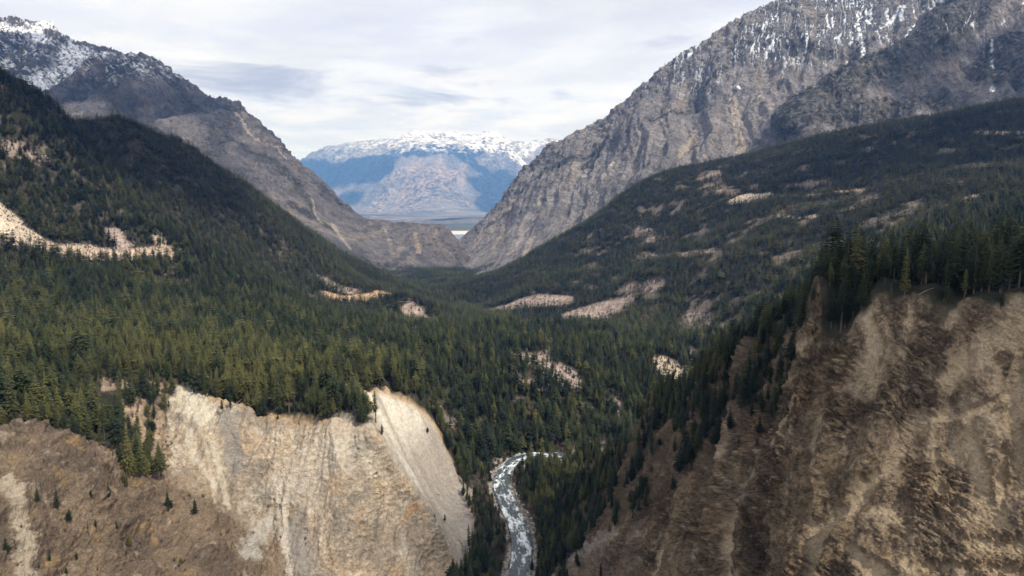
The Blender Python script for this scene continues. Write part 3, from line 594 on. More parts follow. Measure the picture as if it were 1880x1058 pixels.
#==TREES==
def tag(o, label, cat, group=None, kind=None):
    o['label'] = label; o['category'] = cat
    if group: o['group'] = group
    if kind: o['kind'] = kind
    return o
class MB:
    def __init__(s): s.v = []; s.f = []; s.a = []
    def tri(s, a, b, c, k): i = len(s.v); s.v += [a, b, c]; s.f.append((i, i+1, i+2)); s.a += [k]*3
    def tube(s, pts, rad, n=6, k=.5):
        i0 = len(s.v)
        for p, r in zip(pts, rad):
            for j in range(n): t = 2*math.pi*j/n; s.v.append((p[0]+r*math.cos(t), p[1]+r*math.sin(t), p[2])); s.a.append(k)
        for q in range(len(pts)-1):
            for j in range(n):
                a = i0+q*n+j; b = i0+q*n+(j+1) % n
                s.f += [(a, b, b+n), (a, b+n, a+n)]
    def mesh(s, name, mat):
        me = bpy.data.meshes.new(name); fill_mesh(me, np.array(s.v), np.array(s.f))
        t = me.attributes.new('tuft', 'FLOAT', 'POINT'); t.data.foreach_set('value', np.array(s.a, np.float32)); me.materials.append(mat); return me
def crown_into(mb, r, h0, whorls, per, frac, width, top=1.0):
    """drooping boughs in rough whorls, each bough a spray of needle tufts; unit tree height"""
    lop = r.uniform(0, 6.28); shape = r.uniform(.5, .95)
    for w in range(whorls):
        u = (w+r.uniform(-.3, .3))/whorls; z = h0+(top-h0)*min(max(u, 0), .985)
        env = width*((1-u)**shape)*(min(1, .45+u*3.2))*(1+.18*math.sin(9*u+lop))
        for k in range(per):
            a = 6.283*(k+r.uniform(-.4, .4))/per+w*2.4
            L = env*r.uniform(.62, 1.22)*(1+.15*math.cos(a-lop))
            if r.random() < .06: continue
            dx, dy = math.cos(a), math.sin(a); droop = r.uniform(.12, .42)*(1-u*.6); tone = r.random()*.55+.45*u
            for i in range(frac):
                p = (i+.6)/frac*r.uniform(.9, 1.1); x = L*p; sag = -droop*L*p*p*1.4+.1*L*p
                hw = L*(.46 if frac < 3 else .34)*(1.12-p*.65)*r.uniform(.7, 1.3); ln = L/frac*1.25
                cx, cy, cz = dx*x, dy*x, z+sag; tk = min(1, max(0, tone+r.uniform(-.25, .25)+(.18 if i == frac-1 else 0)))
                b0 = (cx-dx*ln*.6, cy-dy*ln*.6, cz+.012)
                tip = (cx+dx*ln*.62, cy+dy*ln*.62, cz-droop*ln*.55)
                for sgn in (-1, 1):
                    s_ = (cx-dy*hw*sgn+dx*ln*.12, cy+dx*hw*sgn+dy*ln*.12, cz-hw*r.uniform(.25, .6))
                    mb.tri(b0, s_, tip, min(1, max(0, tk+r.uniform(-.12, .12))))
    for k in range(4):                                   # leader
        a = k*1.57; mb.tri((0, 0, top+.012), (math.cos(a)*.013, math.sin(a)*.013, top-.06), (math.cos(a+1.4)*.013, math.sin(a+1.4)*.013, top-.06), .8)
def tree_parts(seed, detail):
    r = random.Random(seed); sparse = seed % 3 == 2
    h0 = r.uniform(.10, .2) if not sparse else r.uniform(.25, .36)
    width = r.choice((.13, .155, .17, .185, .205, .23))
    c = MB()
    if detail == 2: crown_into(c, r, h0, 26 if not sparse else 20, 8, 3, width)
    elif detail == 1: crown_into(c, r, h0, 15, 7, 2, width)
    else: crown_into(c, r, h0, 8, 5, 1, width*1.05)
    t = MB(); n = 7 if detail == 2 else 4
    bend = r.uniform(-.012, .012)
    t.tube([(0, 0, -.06), (bend*.3, 0, .25), (bend, 0, .6), (0, 0, .97)], [.017, .0135, .008, .002], n)
    return c, t
def joined(c, t, name):
    me = bpy.data.meshes.new(name); nv = len(c.v); v = np.array(c.v+t.v); f = np.array(c.f+[tuple(i+nv for i in q) for q in t.f])
    fill_mesh(me, v, f); a = me.attributes.new('tuft', 'FLOAT', 'POINT'); a.data.foreach_set('value', np.array(c.a+t.a, np.float32))
    me.materials.append(M_NEEDLE); me.materials.append(M_BARK)
    me.polygons.foreach_set('material_index', np.array([0]*len(c.f)+[1]*len(t.f), np.int32)); return me
def proto_collection(name, meshes):
    c = bpy.data.collections.new(name)
    for i, me in enumerate(meshes): c.objects.link(bpy.data.objects.new('%s_%02d' % (name, i), me))
    return c
NEAR = [tree_parts(s, 2) for s in range(8)]
MIDC = proto_collection('mid_conifer', [joined(*tree_parts(20+s, 1), 'mid_conifer') for s in range(8)])
LOWC = proto_collection('small_conifer', [joined(*tree_parts(40+s, 0), 'small_conifer') for s in range(6)])
NEARC = proto_collection('near_conifer', [joined(c, t, 'near_conifer') for c, t in NEAR])
def twig_bush(seed):
    r = random.Random(seed); m = MB()
    for k in range(46):
        a = r.uniform(0, 6.28); sp = r.uniform(.05, .42); h = r.uniform(.45, 1.0)*(1-sp*.5); x0, y0 = r.uniform(-.06, .06), r.uniform(-.06, .06)
        x1, y1 = math.cos(a)*sp, math.sin(a)*sp; w = .012; k_ = r.random()
        m.tri((x0-w, y0, 0), (x0+w, y0+w, 0), (x1, y1, h), k_)
        for j in range(4):
            p = r.uniform(.35, .95); q = (x0+(x1-x0)*p, y0+(y1-y0)*p, h*p); b = r.uniform(0, 6.28); l = r.uniform(.1, .24)
            m.tri(q, (q[0]+.012, q[1], q[2]-.02), (q[0]+math.cos(b)*l, q[1]+math.sin(b)*l, q[2]+r.uniform(.03, .2)), k_)
    return m.mesh('twig_bush', M_TWIG)
BUSHC = proto_collection('twig_bush', [twig_bush(s) for s in range(5)])
def scatter_object(name, coll, pts, scale, rot, var, tint, label, cat):
    me = bpy.data.meshes.new(name); me.vertices.add(len(pts)); me.vertices.foreach_set('co', np.ascontiguousarray(pts, np.float32).ravel())
    me.attributes.new('size', 'FLOAT_VECTOR', 'POINT').data.foreach_set('vector', np.ascontiguousarray(scale, np.float32).ravel())
    me.attributes.new('turn', 'FLOAT_VECTOR', 'POINT').data.foreach_set('vector', np.ascontiguousarray(rot, np.float32).ravel())
    me.attributes.new('kind_index', 'INT', 'POINT').data.foreach_set('value', np.ascontiguousarray(var, np.int32))
    me.attributes.new('tint', 'FLOAT', 'POINT').data.foreach_set('value', np.ascontiguousarray(tint, np.float32))
    o = bpy.data.objects.new(name, me); COL.objects.link(o); tag(o, label, cat, None, 'stuff')
    g = bpy.data.node_groups.new(name+'_scatter', 'GeometryNodeTree')
    g.interface.new_socket('Geometry', in_out='INPUT', socket_type='NodeSocketGeometry'); g.interface.new_socket('Geometry', in_out='OUTPUT', socket_type='NodeSocketGeometry')
    gi = g.nodes.new('NodeGroupInput'); go = g.nodes.new('NodeGroupOutput'); ip = g.nodes.new('GeometryNodeInstanceOnPoints'); ci = g.nodes.new('GeometryNodeCollectionInfo')
    ci.inputs['Collection'].default_value = coll; ci.inputs['Separate Children'].default_value = True; ci.inputs['Reset Children'].default_value = True
    def na(n, t): x = g.nodes.new('GeometryNodeInputNamedAttribute'); x.data_type = t; x.inputs['Name'].default_value = n; return x.outputs['Attribute']
    l = g.links.new
    l(gi.outputs[0], ip.inputs['Points']); l(ci.outputs[0], ip.inputs['Instance']); ip.inputs['Pick Instance'].default_value = True
    l(na('kind_index', 'INT'), ip.inputs['Instance Index']); l(na('turn', 'FLOAT_VECTOR'), ip.inputs['Rotation']); l(na('size', 'FLOAT_VECTOR'), ip.inputs['Scale']); l(ip.outputs[0], go.inputs[0])
    md = o.modifiers.new('scatter', 'NODES'); md.node_group = g
    return o

def face_sampler(lm, dens, hmax, fov=.80, margin=.004):
    """random points on a landform, denser where `dens` (trees per square metre) is larger, only where it can be seen"""
    V = lm.V
    a = V[1:, :-1]-V[:-1, :-1]; b = V[:-1, 1:]-V[:-1, :-1]
    area = np.abs(a[..., 0]*b[..., 1]-a[..., 1]*b[..., 0])         # map area
    t = V[..., 2]/V[..., 1]; run = np.maximum.accumulate(t, axis=1)
    vis = (t+hmax/V[..., 1] > run-margin) & (np.abs(V[..., 0]/V[..., 1]) < fov) & (t+hmax/V[..., 1] > -.64) & (t < .36)
    dn = (dens*vis)[:-1, :-1]*area
    n = rng.poisson(dn); i, j = np.nonzero(n); rep = n[i, j]; i = np.repeat(i, rep); j = np.repeat(j, rep)
    u, w = rng.random(len(i))[:, None], rng.random(len(i))[:, None]
    p = (V[i, j]*(1-u)+V[i+1, j]*u)*(1-w)+(V[i, j+1]*(1-u)+V[i+1, j+1]*u)*w
    return p, i, j
def thin(p, cell, seed=0):
    k = np.floor(p[:, :2]/np.asarray(cell)[:, None] if np.ndim(cell) else p[:, :2]/cell).astype(np.int64)
    _, ix = np.unique(k[:, 0]*1000003+k[:, 1], return_index=True); return np.sort(ix)

V = VL.V; X, Y, Z = V[..., 0], V[..., 1], V[..., 2]
nA = fbm(X/55, Y/55, 2, 4); nB = fbm(X/18, Y/18, 6, 3)
bare = np.maximum(m_left, 0)
onright = m_right*sstep(.0, .3, m_right)
forest = (1-bare)*(1-m_right)*np.clip(1-.88*clear, 0, 1)*sstep(10, 13, d_riv+1.5*sstep(580, 620, Y))
forest = forest*(.35+.65*sstep(-.42, -.12, nA))*(1-.8*gap)
# right slopes carry trees only along the crest and down by the river
drg, _ = dist_poly2(V, ridge)
crest_w = sstep(34, 6, drg)*sstep(285, 340, Y)+sstep(26, 4, drg)*sstep(262, 290, Y)*.8
low_w = sstep(55, 20, X+.02*(Y-480))*sstep(360, 420, Y)*.55
gul = sstep(-.05, .25, nA+.5*nB)
forest = np.maximum(forest, m_right*(np.clip(crest_w, 0, 1)*.9*sstep(-.4, 0, nB)+low_w*gul+.12*sstep(300, 370, Y)*gul+1.9*m_wood*sstep(-.25, .1, nA+.8*nB))*(1-lowm))
leftbank = soft_inside(V, np.concatenate([H([(845,870),(868,950),(872,1000),(880,1045)]), H([(935,1045),(930,980),(905,930),(893,890)])]), 3)
forest = np.maximum(forest, leftbank*.9*sstep(8.5, 11, d_riv))
spur_f = m_left*(1-m_talus)*spurw
slide = band(VL, V, [(150,716),(205,770),(240,850)], 24, 8, nB)    # dark clump on the edge of the spur
forest = np.maximum(forest*(1-.6*slide), slide*.75*sstep(-.4, 0, nB))
forest = forest*(1+.8*sstep(60, 90, X)*sstep(480, 420, Y)*(1-m_right))
bushy = spur_f*sstep(0, .3, nB)*(1-slide)
forest = np.maximum(forest, bushy*.28)
dens = forest*np.interp(Y, [200, 500, 1000, 2000, 3500], [.05, .036, .034, .036, .03])
tp, ti, tj = face_sampler(VL, dens, 24)
k = thin(tp, 3.3); tp, ti, tj = tp[k], ti[k], tj[k]
log('valley trees', len(tp))
hgt = rng.normal(19.8, 5.8, len(tp)); hgt = np.clip(hgt, 8, 34)*np.interp(tp[:, 1], [250, 500, 1500, 2600], [1.0, .98, .85, .8])
fr = forest[ti, tj]; hgt *= .62+.38*sstep(.15, .6, fr)
hgt *= np.where(m_right[ti, tj] > .4, .72, 1.)
hgt *= np.where((bushy[ti, tj] > .01) & (slide[ti, tj] < .15), .2, 1.)
hgt *= np.where((tp[:, 0] > 55) & (tp[:, 1] < 480) & (m_right[ti, tj] <= .4), np.interp(tp[:, 0], [110, 200], [.62, .95]), 1.)
hgt *= np.where(leftbank[ti, tj] > .5, .62, 1.)*np.interp(d_riv[ti, tj], [10, 26], [.5, 1.])
tintn = .42+.5*fbm(tp[:, 0]/120, tp[:, 1]/120, 1, 3)+rng.normal(0, .26, len(tp))+.12*sstep(100, 400, tp[:, 0])*sstep(800, 1200, tp[:, 1])
tintn = np.clip(tintn-.03+.30*sstep(950, 550, tp[:, 1])*sstep(-20, -120, tp[:, 0]), 0, 1)  # left bench trees shifted to light olive: sunlight put into their tint
rz = rng.random(len(tp))*6.283
rot = np.stack([rng.normal(0, .025, len(tp)), rng.normal(0, .025, len(tp)), rz], 1)
wd = np.clip(rng.normal(1.06, .18, len(tp)), .7, 1.6); scl = np.stack([hgt*wd, hgt*wd, hgt], 1)
# --- the trees that show largest are objects of their own
infr = (np.abs(tp[:, 0]/tp[:, 1]) < .765) & (tp[:, 2]/tp[:, 1]+hgt/tp[:, 1] > -.60)
size = np.where(infr, hgt/tp[:, 1], 0); order = np.argsort(-size)
N_OWN = 262
own = order[:N_OWN]; rest = np.ones(len(tp), bool); rest[own] = False
crown_me = [c.mesh('conifer_crown', M_NEEDLE) for c, t in NEAR]; trunk_me = [t.mesh('conifer_trunk', M_BARK) for c, t in NEAR]
def conifer(p, h, wscale, rot, var, tint, label, group=None, name='conifer_tree', sink=.3):
    e = bpy.data.objects.new(name, None); COL.objects.link(e); e.location = (p[0], p[1], p[2]-sink); e.rotation_euler = rot; e.scale = (h*wscale, h*wscale, h); e.empty_display_size = .1
    tag(e, label, 'tree', group)
    c = bpy.data.objects.new('crown', crown_me[var]); COL.objects.link(c); c.parent = e; c['tint'] = float(tint)
    t = bpy.data.objects.new('trunk', trunk_me[var]); COL.objects.link(t); t.parent = e
    return e
def region(p, i, j):
    x, y = p[0], p[1]
    if m_right[i, j] > .3:
        return ('small dark conifer rooted on the steep brown rock face', 'conifers on the brown rock face') if y < 330 else ('dark conifer on the rocky crest descending towards the river', 'conifers on the descending rocky crest')
    if x > 60 and y < 480: return ('tall dark conifer in the dense stand on top of the brown cliff', 'conifers on top of the brown cliff')
    if slide[i, j] > .2 and x < 0: return ('dark conifer in the clump at the edge of the gullied spur', 'conifers at the edge of the spur')
    if leftbank[i, j] > .3: return ('dark conifer between the grey scree and the whitewater river', 'conifers between scree and river')
    if x > -60 and y > 430: return ('dark conifer on the wooded slope beside the whitewater river', 'conifers beside the river')
    return ('olive green conifer on the wooded bench above the pale cliff', 'conifers on the bench above the pale cliff')
for n in own:
    lab, grp = region(tp[n], ti[n], tj[n])
    conifer(tp[n], hgt[n], wd[n], rot[n], int(rng.integers(8)), tintn[n], lab, grp)
nearm = rest & (tp[:, 1] < 620); midm = rest & ~nearm
var = rng.integers(0, 8, len(tp))
# one forest: its near trees finer than the distant ones (three finenesses in one set of variants)
ALLC = bpy.data.collections.new('forest_conifer')
for i, src in enumerate((NEARC, MIDC, LOWC)):
    for o in src.objects: ALLC.objects.link(bpy.data.objects.new('forest_conifer_%d_%s' % (i, o.name), o.data))
# trees on the two rocky mountains join the same forest
def mount_trees(lm, wood, snow, base):
    V = lm.V; n = fbm(V[..., 0]/90, V[..., 1]/90, V[..., 2]/90, 3)
    dens = (.0028*sstep(.35, .8, wood)+.00028*sstep(-.1, .3, n)+.0002)*(1-.8*snow)
    return face_sampler(lm, dens, 15)[0]
mp = np.concatenate([mount_trees(LM, woodL, snowL, 0), mount_trees(RM, woodR, snowR, 0)])
log('mountain trees', len(mp))
mh = np.clip(rng.normal(14, 3, len(mp)), 7, 22)
fp = np.concatenate([tp[rest], mp])
fs = np.concatenate([scl[rest], np.stack([mh*1.1, mh*1.1, mh], 1)])
frt = np.concatenate([rot[rest], np.stack([mh*0, mh*0, rng.random(len(mp))*6.28], 1)])
yv = fp[:, 1]
fv = np.where(yv < 620, rng.integers(0, 8, len(fp)), np.where(yv < 1250, 8+rng.integers(0, 8, len(fp)), 16+rng.integers(0, 6, len(fp))))
ft = np.concatenate([tintn[rest], np.clip(rng.normal(.2, .15, len(mp)), 0, 1)])
fp[:, 2] -= .3
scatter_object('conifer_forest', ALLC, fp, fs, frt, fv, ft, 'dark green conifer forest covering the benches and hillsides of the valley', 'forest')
# leafless scrub
sd = (clear*.03+gap*.006+.004*forest*sstep(-.1, .2, nB)+.02*sstep(30, 18, d_riv)*sstep(10, 13, d_riv)+.010*m_right*sstep(.05, .3, nA)*sstep(280, 380, Y)+.012*m_left*(1-m_talus)*spurw*sstep(-.1, .2, nB)+.03*leftbank)*np.interp(Y, [200, 700, 2500], [1.4, 1., .35])*(1-.9*lowm*m_right)
bp, bi_, bj_ = face_sampler(VL, sd, 5); k = thin(bp, 2.); bp = bp[k]
tall = (forest[bi_, bj_] > .3)[k]
bs = np.where(tall, rng.uniform(5, 11, len(bp)), rng.uniform(1.8, 4.6, len(bp)))*np.interp(bp[:, 1], [250, 700], [.6, 1.])
scatter_object('leafless_scrub', BUSHC, bp, np.stack([bs*np.where(tall, .55, 1.1), bs*np.where(tall, .55, 1.1), bs], 1), np.stack([bs*0, bs*0, rng.random(len(bp))*6.28], 1), rng.integers(0, 5, len(bp)), rng.random(len(bp)), 'leafless brown scrub in the clearings and along the river banks', 'scrub')
log('scrub', len(bp))

# --- lone trees and small things
flatV = VL.V.reshape(-1, 3)
def ground_at(px, py):
    """the visible ground point under a photo pixel on the finished relief"""
    s, t = st(px, py); c = int(round((float(s)+.96)/1.92*(VL.cols-1))); col = VL.V[c]
    tt = col[:, 2]/col[:, 1]; k = np.nonzero(tt >= float(t))[0]; k = k[0] if len(k) else int(np.argmax(tt))
    return col[k]
lone = [
 (306,938,12.5,0,'lone slender conifer with bare lower trunk on the gullied spur crest'), (345,945,10,3,'thin open-crowned conifer just right of the lone conifer on the spur crest'),
 (108,935,11,1,'broad conifer of the pair beside the pale sand chute'), (72,930,9,2,'smaller conifer of the pair beside the pale sand chute'),
 (195,915,9.5,4,'single conifer midway down the gullied spur'), (138,962,8,5,'stocky conifer below the pair on the gullied spur'),
 (190,970,5.5,6,'small conifer next to the grey snag'), (228,978,6.5,2,'small conifer to the right of the grey snag'), (20,1018,8.5,0,'dark conifer right of the pale sand chute foot'),
 (108,1032,6,1,'low conifer near the bottom of the gullied spur'), (168,1030,4.5,7,'bushy low conifer near the bottom edge of the spur'), (152,1056,5,4,'olive young conifer at the very bottom of the spur'),
 (170,915,5,5,'rounded young conifer above the single conifer on the spur'),
 (411,760,11,2,'left tree of the pair standing in the pale cliff hollow'), (425,752,12,6,'right tree of the pair standing in the pale cliff hollow'), (473,765,10,3,'leaning conifer just below the pale cliff rim'), (511,772,7,1,'small olive conifer just under the pale cliff rim'),
 (817,962,8,2,'single small conifer on the lower grey scree slope'), (785,797,7,5,'tiny conifer high on the white scree'), (812,786,13,0,'conifer on the ochre bank beside the white scree'), (788,951,3.4,4,'lowest tiny shrub-like conifer on the grey scree'),
 (697,800,8,7,'crooked conifer clinging to the pale headland corner'), (1000,1022,24,1,'large dark conifer at the right river bank'), (976,1050,12,4,'conifer in front of the whitewater at the bottom edge'),
]
for k, (px, py, h, v, lab) in enumerate(lone):
    p = ground_at(px, py); conifer(p, h, 1.15, (0, 0, k*1.7), v, .25+.05*(k % 4), lab, sink=.4)
def log_piece(name, a, b, r0, r1, label, cat):
    a, b = np.array(a), np.array(b); mb = MB(); ax = (b-a)/np.linalg.norm(b-a)
    side = np.cross(ax, (0, 0, 1)) if abs(ax[2]) < .9 else np.array([1., 0, 0]); side /= np.linalg.norm(side); up = np.cross(side, ax)
    n = 8; K = 7
    for q in range(K):
        u = q/(K-1); r = r0+(r1-r0)*u; c = (b-a)*u+up*.25*math.sin(u*3.1)
        for j in range(n): t = 6.283*j/n; mb.v.append(tuple(c+(side*math.cos(t)+up*math.sin(t))*r*(1+.12*math.sin(5*t+q)))); mb.a.append(.5)
    for q in range(K-1):
        for j in range(n): i0 = q*n+j; i1 = q*n+(j+1) % n; mb.f += [(i0, i1, i1+n), (i0, i1+n, i0+n)]
    for j in range(1, n-1): mb.f.append((0, j+1, j)); e = (K-1)*n; mb.f.append((e, e+j, e+j+1))
    for k in range(5):                                 # broken branch stubs
        u = .3+.13*k; c = (b-a)*u; th = k*2.3; dr = side*math.cos(th)+up*math.sin(th); l = r0*random.uniform(3, 6)
        w = r0*.25; mb.tri(tuple(c-ax*w), tuple(c+ax*w), tuple(c+dr*l+ax*l*.4), .5); mb.tri(tuple(c+side*w), tuple(c-side*w), tuple(c+dr*l+ax*l*.4), .5)
    o = bpy.data.objects.new(name, mb.mesh(name, M_DEADWOOD)); o.location = a; COL.objects.link(o); return tag(o, label, cat)
p = ground_at(181, 985); log_piece('dead_snag', p-[0, 0, .5], p+[.3, 0, 13], .28, .08, 'bare grey snag standing upright on the gullied spur', 'dead tree')
p, q = ground_at(428, 752), ground_at(452, 728); log_piece('fallen_log', p+[0, -.6, .5], q+[0, -.6, .5], .3, .12, 'weathered grey log fallen down from the pale cliff rim', 'log')
p, q = ground_at(1684, 545), ground_at(1712, 534); log_piece('fallen_log', p+[0, -.8, .8], q+[0, -.8, 1.0], .2, .08, 'grey log overhanging the brown cliff edge under the stand', 'log')
# highway on the left hillside with its guardrail, and the lower road cut
def ribbon(name, pts, w, mat, lift):
    pts, L_ = resample(pts, 80); tg = np.gradient(pts, axis=0); tg[:, 2] = 0; tg /= np.linalg.norm(tg, axis=1)[:, None]; n = np.stack([tg[:, 1], -tg[:, 0], 0*tg[:, 0]], 1)
    v = np.concatenate([pts-n*w/2, pts+n*w/2])+[0, 0, lift]; k = np.arange(79)
    me = bpy.data.meshes.new(name); fill_mesh(me, v, np.stack([k, k+1, k+81, k+80], 1)); me.materials.append(mat); o = bpy.data.objects.new(name, me); COL.objects.link(o); o['kind'] = 'structure'; return o, pts, n
M_ROAD = plain('asphalt', (.20, .19, .18), .9); M_RAIL = plain('galvanised_rail', (.62, .63, .64), .5)
def road(pix):
    pts = np.array([ground_at(*p) for p in pix]); pts[:, 2] += 1.2
    return ribbon('road', pts, 9, M_ROAD, .6)
def guardrail(pts, n, label, w):
    e = bpy.data.objects.new('guardrail', None); COL.objects.link(e); e.location = pts[0]; tag(e, label, 'guardrail')
    q = pts-n*w; v = []; f = []
    for i in range(len(q)):
        for dz, dn in ((.9, -.15), (2.0, -.15), (2.0, .15), (.9, .15)): v.append(q[i]+n[i]*dn+[0, 0, dz]-pts[0])
    for i in range(len(q)-1):
        for j in range(4): a = i*4+j; b = i*4+(j+1) % 4; f.append((a, b, b+4, a+4))
    me = bpy.data.meshes.new('rail'); fill_mesh(me, np.array(v), np.array(f)); me.materials.append(M_RAIL); o = bpy.data.objects.new('rail', me); COL.objects.link(o); o.parent = e
    pm = MB(); pm.tube([(0, 0, -.6), (0, 0, 1.9)], [.12, .12], 6); pme = pm.mesh('rail_post', M_RAIL)
    for i in range(0, len(q), 4): o = bpy.data.objects.new('post', pme); COL.objects.link(o); o.parent = e; o.location = q[i]-pts[0]
o, pts, n = road([(150,481),(200,481),(240,481.5),(275,482),(300,482)]); guardrail(pts[8:66], n[8:66], 'long pale guardrail along the road below the beige road cut', 5.2)
o, pts, n = road([(600,562),(650,560),(700,558),(750,557)])
# boulders on the river banks
def boulder(seed):
    r = np.random.default_rng(seed); import bmesh
    bm = bmesh.new(); bmesh.ops.create_icosphere(bm, subdivisions=2, radius=.5)
    for v in bm.verts:
        c = np.array(v.co)*1.; k = 1+.35*float(perlin(np.array([c[0]*2.3+seed]), np.array([c[1]*2.3]), np.array([c[2]*2.3]))[0]); v.co = (c[0]*k*1.2, c[1]*k, c[2]*k*.7)
    me = bpy.data.meshes.new('boulder'); bm.to_mesh(me); bm.free(); me.materials.append(M_BOULDER); return me
M_BOULDER = plain('river_boulder', (.34, .31, .28), .9, 3.)
bd = (.16*sstep(13.5, 10, d_riv)*sstep(4., 7., d_riv)*2.+.035*sstep(9, 7, d_riv)+.03*m_talus*sstep(-232, -243, Z))
p_, _, _ = face_sampler(VL, bd, 2); p_ = p_[thin(p_, 1.4)]; s_ = rng.gamma(2.2, .42, len(p_))+.4
scatter_object('river_boulders', proto_collection('boulder', [boulder(s) for s in range(5)]), p_+[0, 0, .2], np.stack([s_]*3, 1)*rng.uniform(.8, 1.2, (len(p_), 3)), np.stack([s_*0, s_*0, rng.random(len(p_))*6.28], 1), rng.integers(0, 5, len(p_)), s_, 'pale boulders and cobbles lining the whitewater river', 'boulders')
log('boulders', len(p_))

#==LIGHT==
SUN = np.array([.46, -.48, .75]); SUN /= np.linalg.norm(SUN)
elev = math.asin(SUN[2]); azim = math.atan2(SUN[0], SUN[1])
sl = bpy.data.lights.new('sun', 'SUN'); sl.energy = 4.6; sl.angle = math.radians(1.2); sl.color = (1., .95, .87)
so = bpy.data.objects.new('sun', sl); COL.objects.link(so)
so.rotation_euler = (math.pi/2-elev, 0, math.atan2(SUN[0], -SUN[1]))
world = bpy.data.worlds.new('World'); scene.world = world; world.use_nodes = True; nt = world.node_tree; nt.nodes.clear(); L = nt.links.new
sky = N(nt, 'ShaderNodeTexSky', sky_type='NISHITA'); sky.sun_disc = False; sky.sun_elevation = elev; sky.sun_rotation = azim
b1 = N(nt, 'ShaderNodeBackground'); b1.inputs['Strength'].default_value = .1; L(sky.outputs['Color'], b1.inputs['Color'])
tc = N(nt, 'ShaderNodeTexCoord'); sx = N(nt, 'ShaderNodeSeparateXYZ'); L(tc.outputs['Generated'], sx.inputs[0])
# clouds lie on a high flat deck: look-up by direction over height
dv = N(nt, 'ShaderNodeMath', operation='MAXIMUM'); L(sx.outputs['Z'], dv.inputs[0]); dv.inputs[1].default_value = 0.
da = N(nt, 'ShaderNodeMath', operation='ADD'); L(dv.outputs[0], da.inputs[0]); da.inputs[1].default_value = .10
qx = N(nt, 'ShaderNodeMath', operation='DIVIDE'); L(sx.outputs['X'], qx.inputs[0]); L(da.outputs[0], qx.inputs[1])
qy = N(nt, 'ShaderNodeMath', operation='DIVIDE'); L(sx.outputs['Y'], qy.inputs[0]); L(da.outputs[0], qy.inputs[1])
cv = N(nt, 'ShaderNodeCombineXYZ'); L(qx.outputs[0], cv.inputs[0]); L(qy.outputs[0], cv.inputs[1])
def noise(scale, detail, rough, off, dist=.3):
    mp_ = N(nt, 'ShaderNodeMapping'); mp_.inputs['Location'].default_value = off; L(cv.outputs[0], mp_.inputs['Vector'])
    n = N(nt, 'ShaderNodeTexNoise'); n.inputs['Scale'].default_value = scale; n.inputs['Detail'].default_value = detail; n.inputs['Roughness'].default_value = rough; n.inputs['Distortion'].default_value = dist
    L(mp_.outputs[0], n.inputs['Vector']); return n.outputs['Fac']
def rng_(v, a, b, c=0., d=1.):
    m = N(nt, 'ShaderNodeMapRange', interpolation_type='SMOOTHSTEP'); m.inputs['From Min'].default_value = a; m.inputs['From Max'].default_value = b; m.inputs['To Min'].default_value = c; m.inputs['To Max'].default_value = d; L(v, m.inputs['Value']); return m.outputs['Result']
def mth(op, a, b):
    m = N(nt, 'ShaderNodeMath', operation=op)
    for i, x in enumerate((a, b)):
        if isinstance(x, (int, float)): m.inputs[i].default_value = x
        else: L(x, m.inputs[i])
    return m.outputs[0]
sv = N(nt, 'ShaderNodeVectorMath', operation='MULTIPLY'); sv.inputs[1].default_value = (5., 5., 26.); L(tc.outputs['Generated'], sv.inputs[0])
wis = N(nt, 'ShaderNodeTexNoise'); wis.inputs['Scale'].default_value = 1.; wis.inputs['Detail'].default_value = 9; wis.inputs['Roughness'].default_value = .62; wis.inputs['Distortion'].default_value = .5; L(sv.outputs[0], wis.inputs['Vector'])
fine = noise(1.7, 8, .6, (3, 1, 0)); big = noise(.45, 5, .55, (7.3, 2.2, 0))
grey = rng_(big, .46, .66); bright = rng_(mth('ADD', mth('MULTIPLY', fine, .5), mth('MULTIPLY', wis.outputs['Fac'], .5)), .40, .62)
# grey cloud banks low over the valley
def bank(px, py, rx, ry):
    s, t = st(px, py); v = np.array([float(s), 1, float(t)]); v /= np.linalg.norm(v)
    ex = mth('DIVIDE', mth('SUBTRACT', sx.outputs['X'], float(v[0])), rx); ez = mth('DIVIDE', mth('SUBTRACT', sx.outputs['Z'], float(v[2])), ry)
    r2 = mth('ADD', mth('MULTIPLY', ex, ex), mth('MULTIPLY', ez, ez))
    r2 = mth('ADD', r2, mth('MULTIPLY', mth('SUBTRACT', wis.outputs['Fac'], .46), 6.5))
    return mth('MULTIPLY', rng_(r2, 1.5, -.6), rng_(sx.outputs['Y'], .2, .4))
gb = None
for px, py, rx, ry, k in ((470,140,.14,.035,.85), (330,120,.10,.03,.4), (870,150,.085,.022,1.), (770,183,.12,.012,1.), (860,185,.07,.012,.9), (800,138,.04,.012,.9), (480,165,.05,.008,.5), (1030,168,.018,.012,.6), (1230,78,.045,.016,.55), (800,135,.035,.012,.6), (700,215,.16,.02,.25), (840,70,.05,.014,.3)):
    x = mth('MULTIPLY', bank(px, py, rx, ry), k); gb = x if gb is None else mth('MAXIMUM', gb, x)
gtot = mth('MAXIMUM', mth('MULTIPLY', grey, .35), gb)
cm = N(nt, 'ShaderNodeMix', data_type='RGBA'); cm.inputs['A'].default_value = (.80, .835, .97, 1); cm.inputs['B'].default_value = (.94, .96, 1.0, 1); L(bright, cm.inputs['Factor'])
cg = N(nt, 'ShaderNodeMix', data_type='RGBA'); cg.inputs['B'].default_value = (.37, .39, .51, 1); L(cm.outputs['Result'], cg.inputs['A']); L(gtot, cg.inputs['Factor'])
b2 = N(nt, 'ShaderNodeBackground'); b2.inputs['Strength'].default_value = 1.12; L(cg.outputs['Result'], b2.inputs['Color'])
cover = rng_(mth('ADD', mth('MULTIPLY', big, .6), mth('MULTIPLY', fine, .4)), .36, .5, .72, .97)
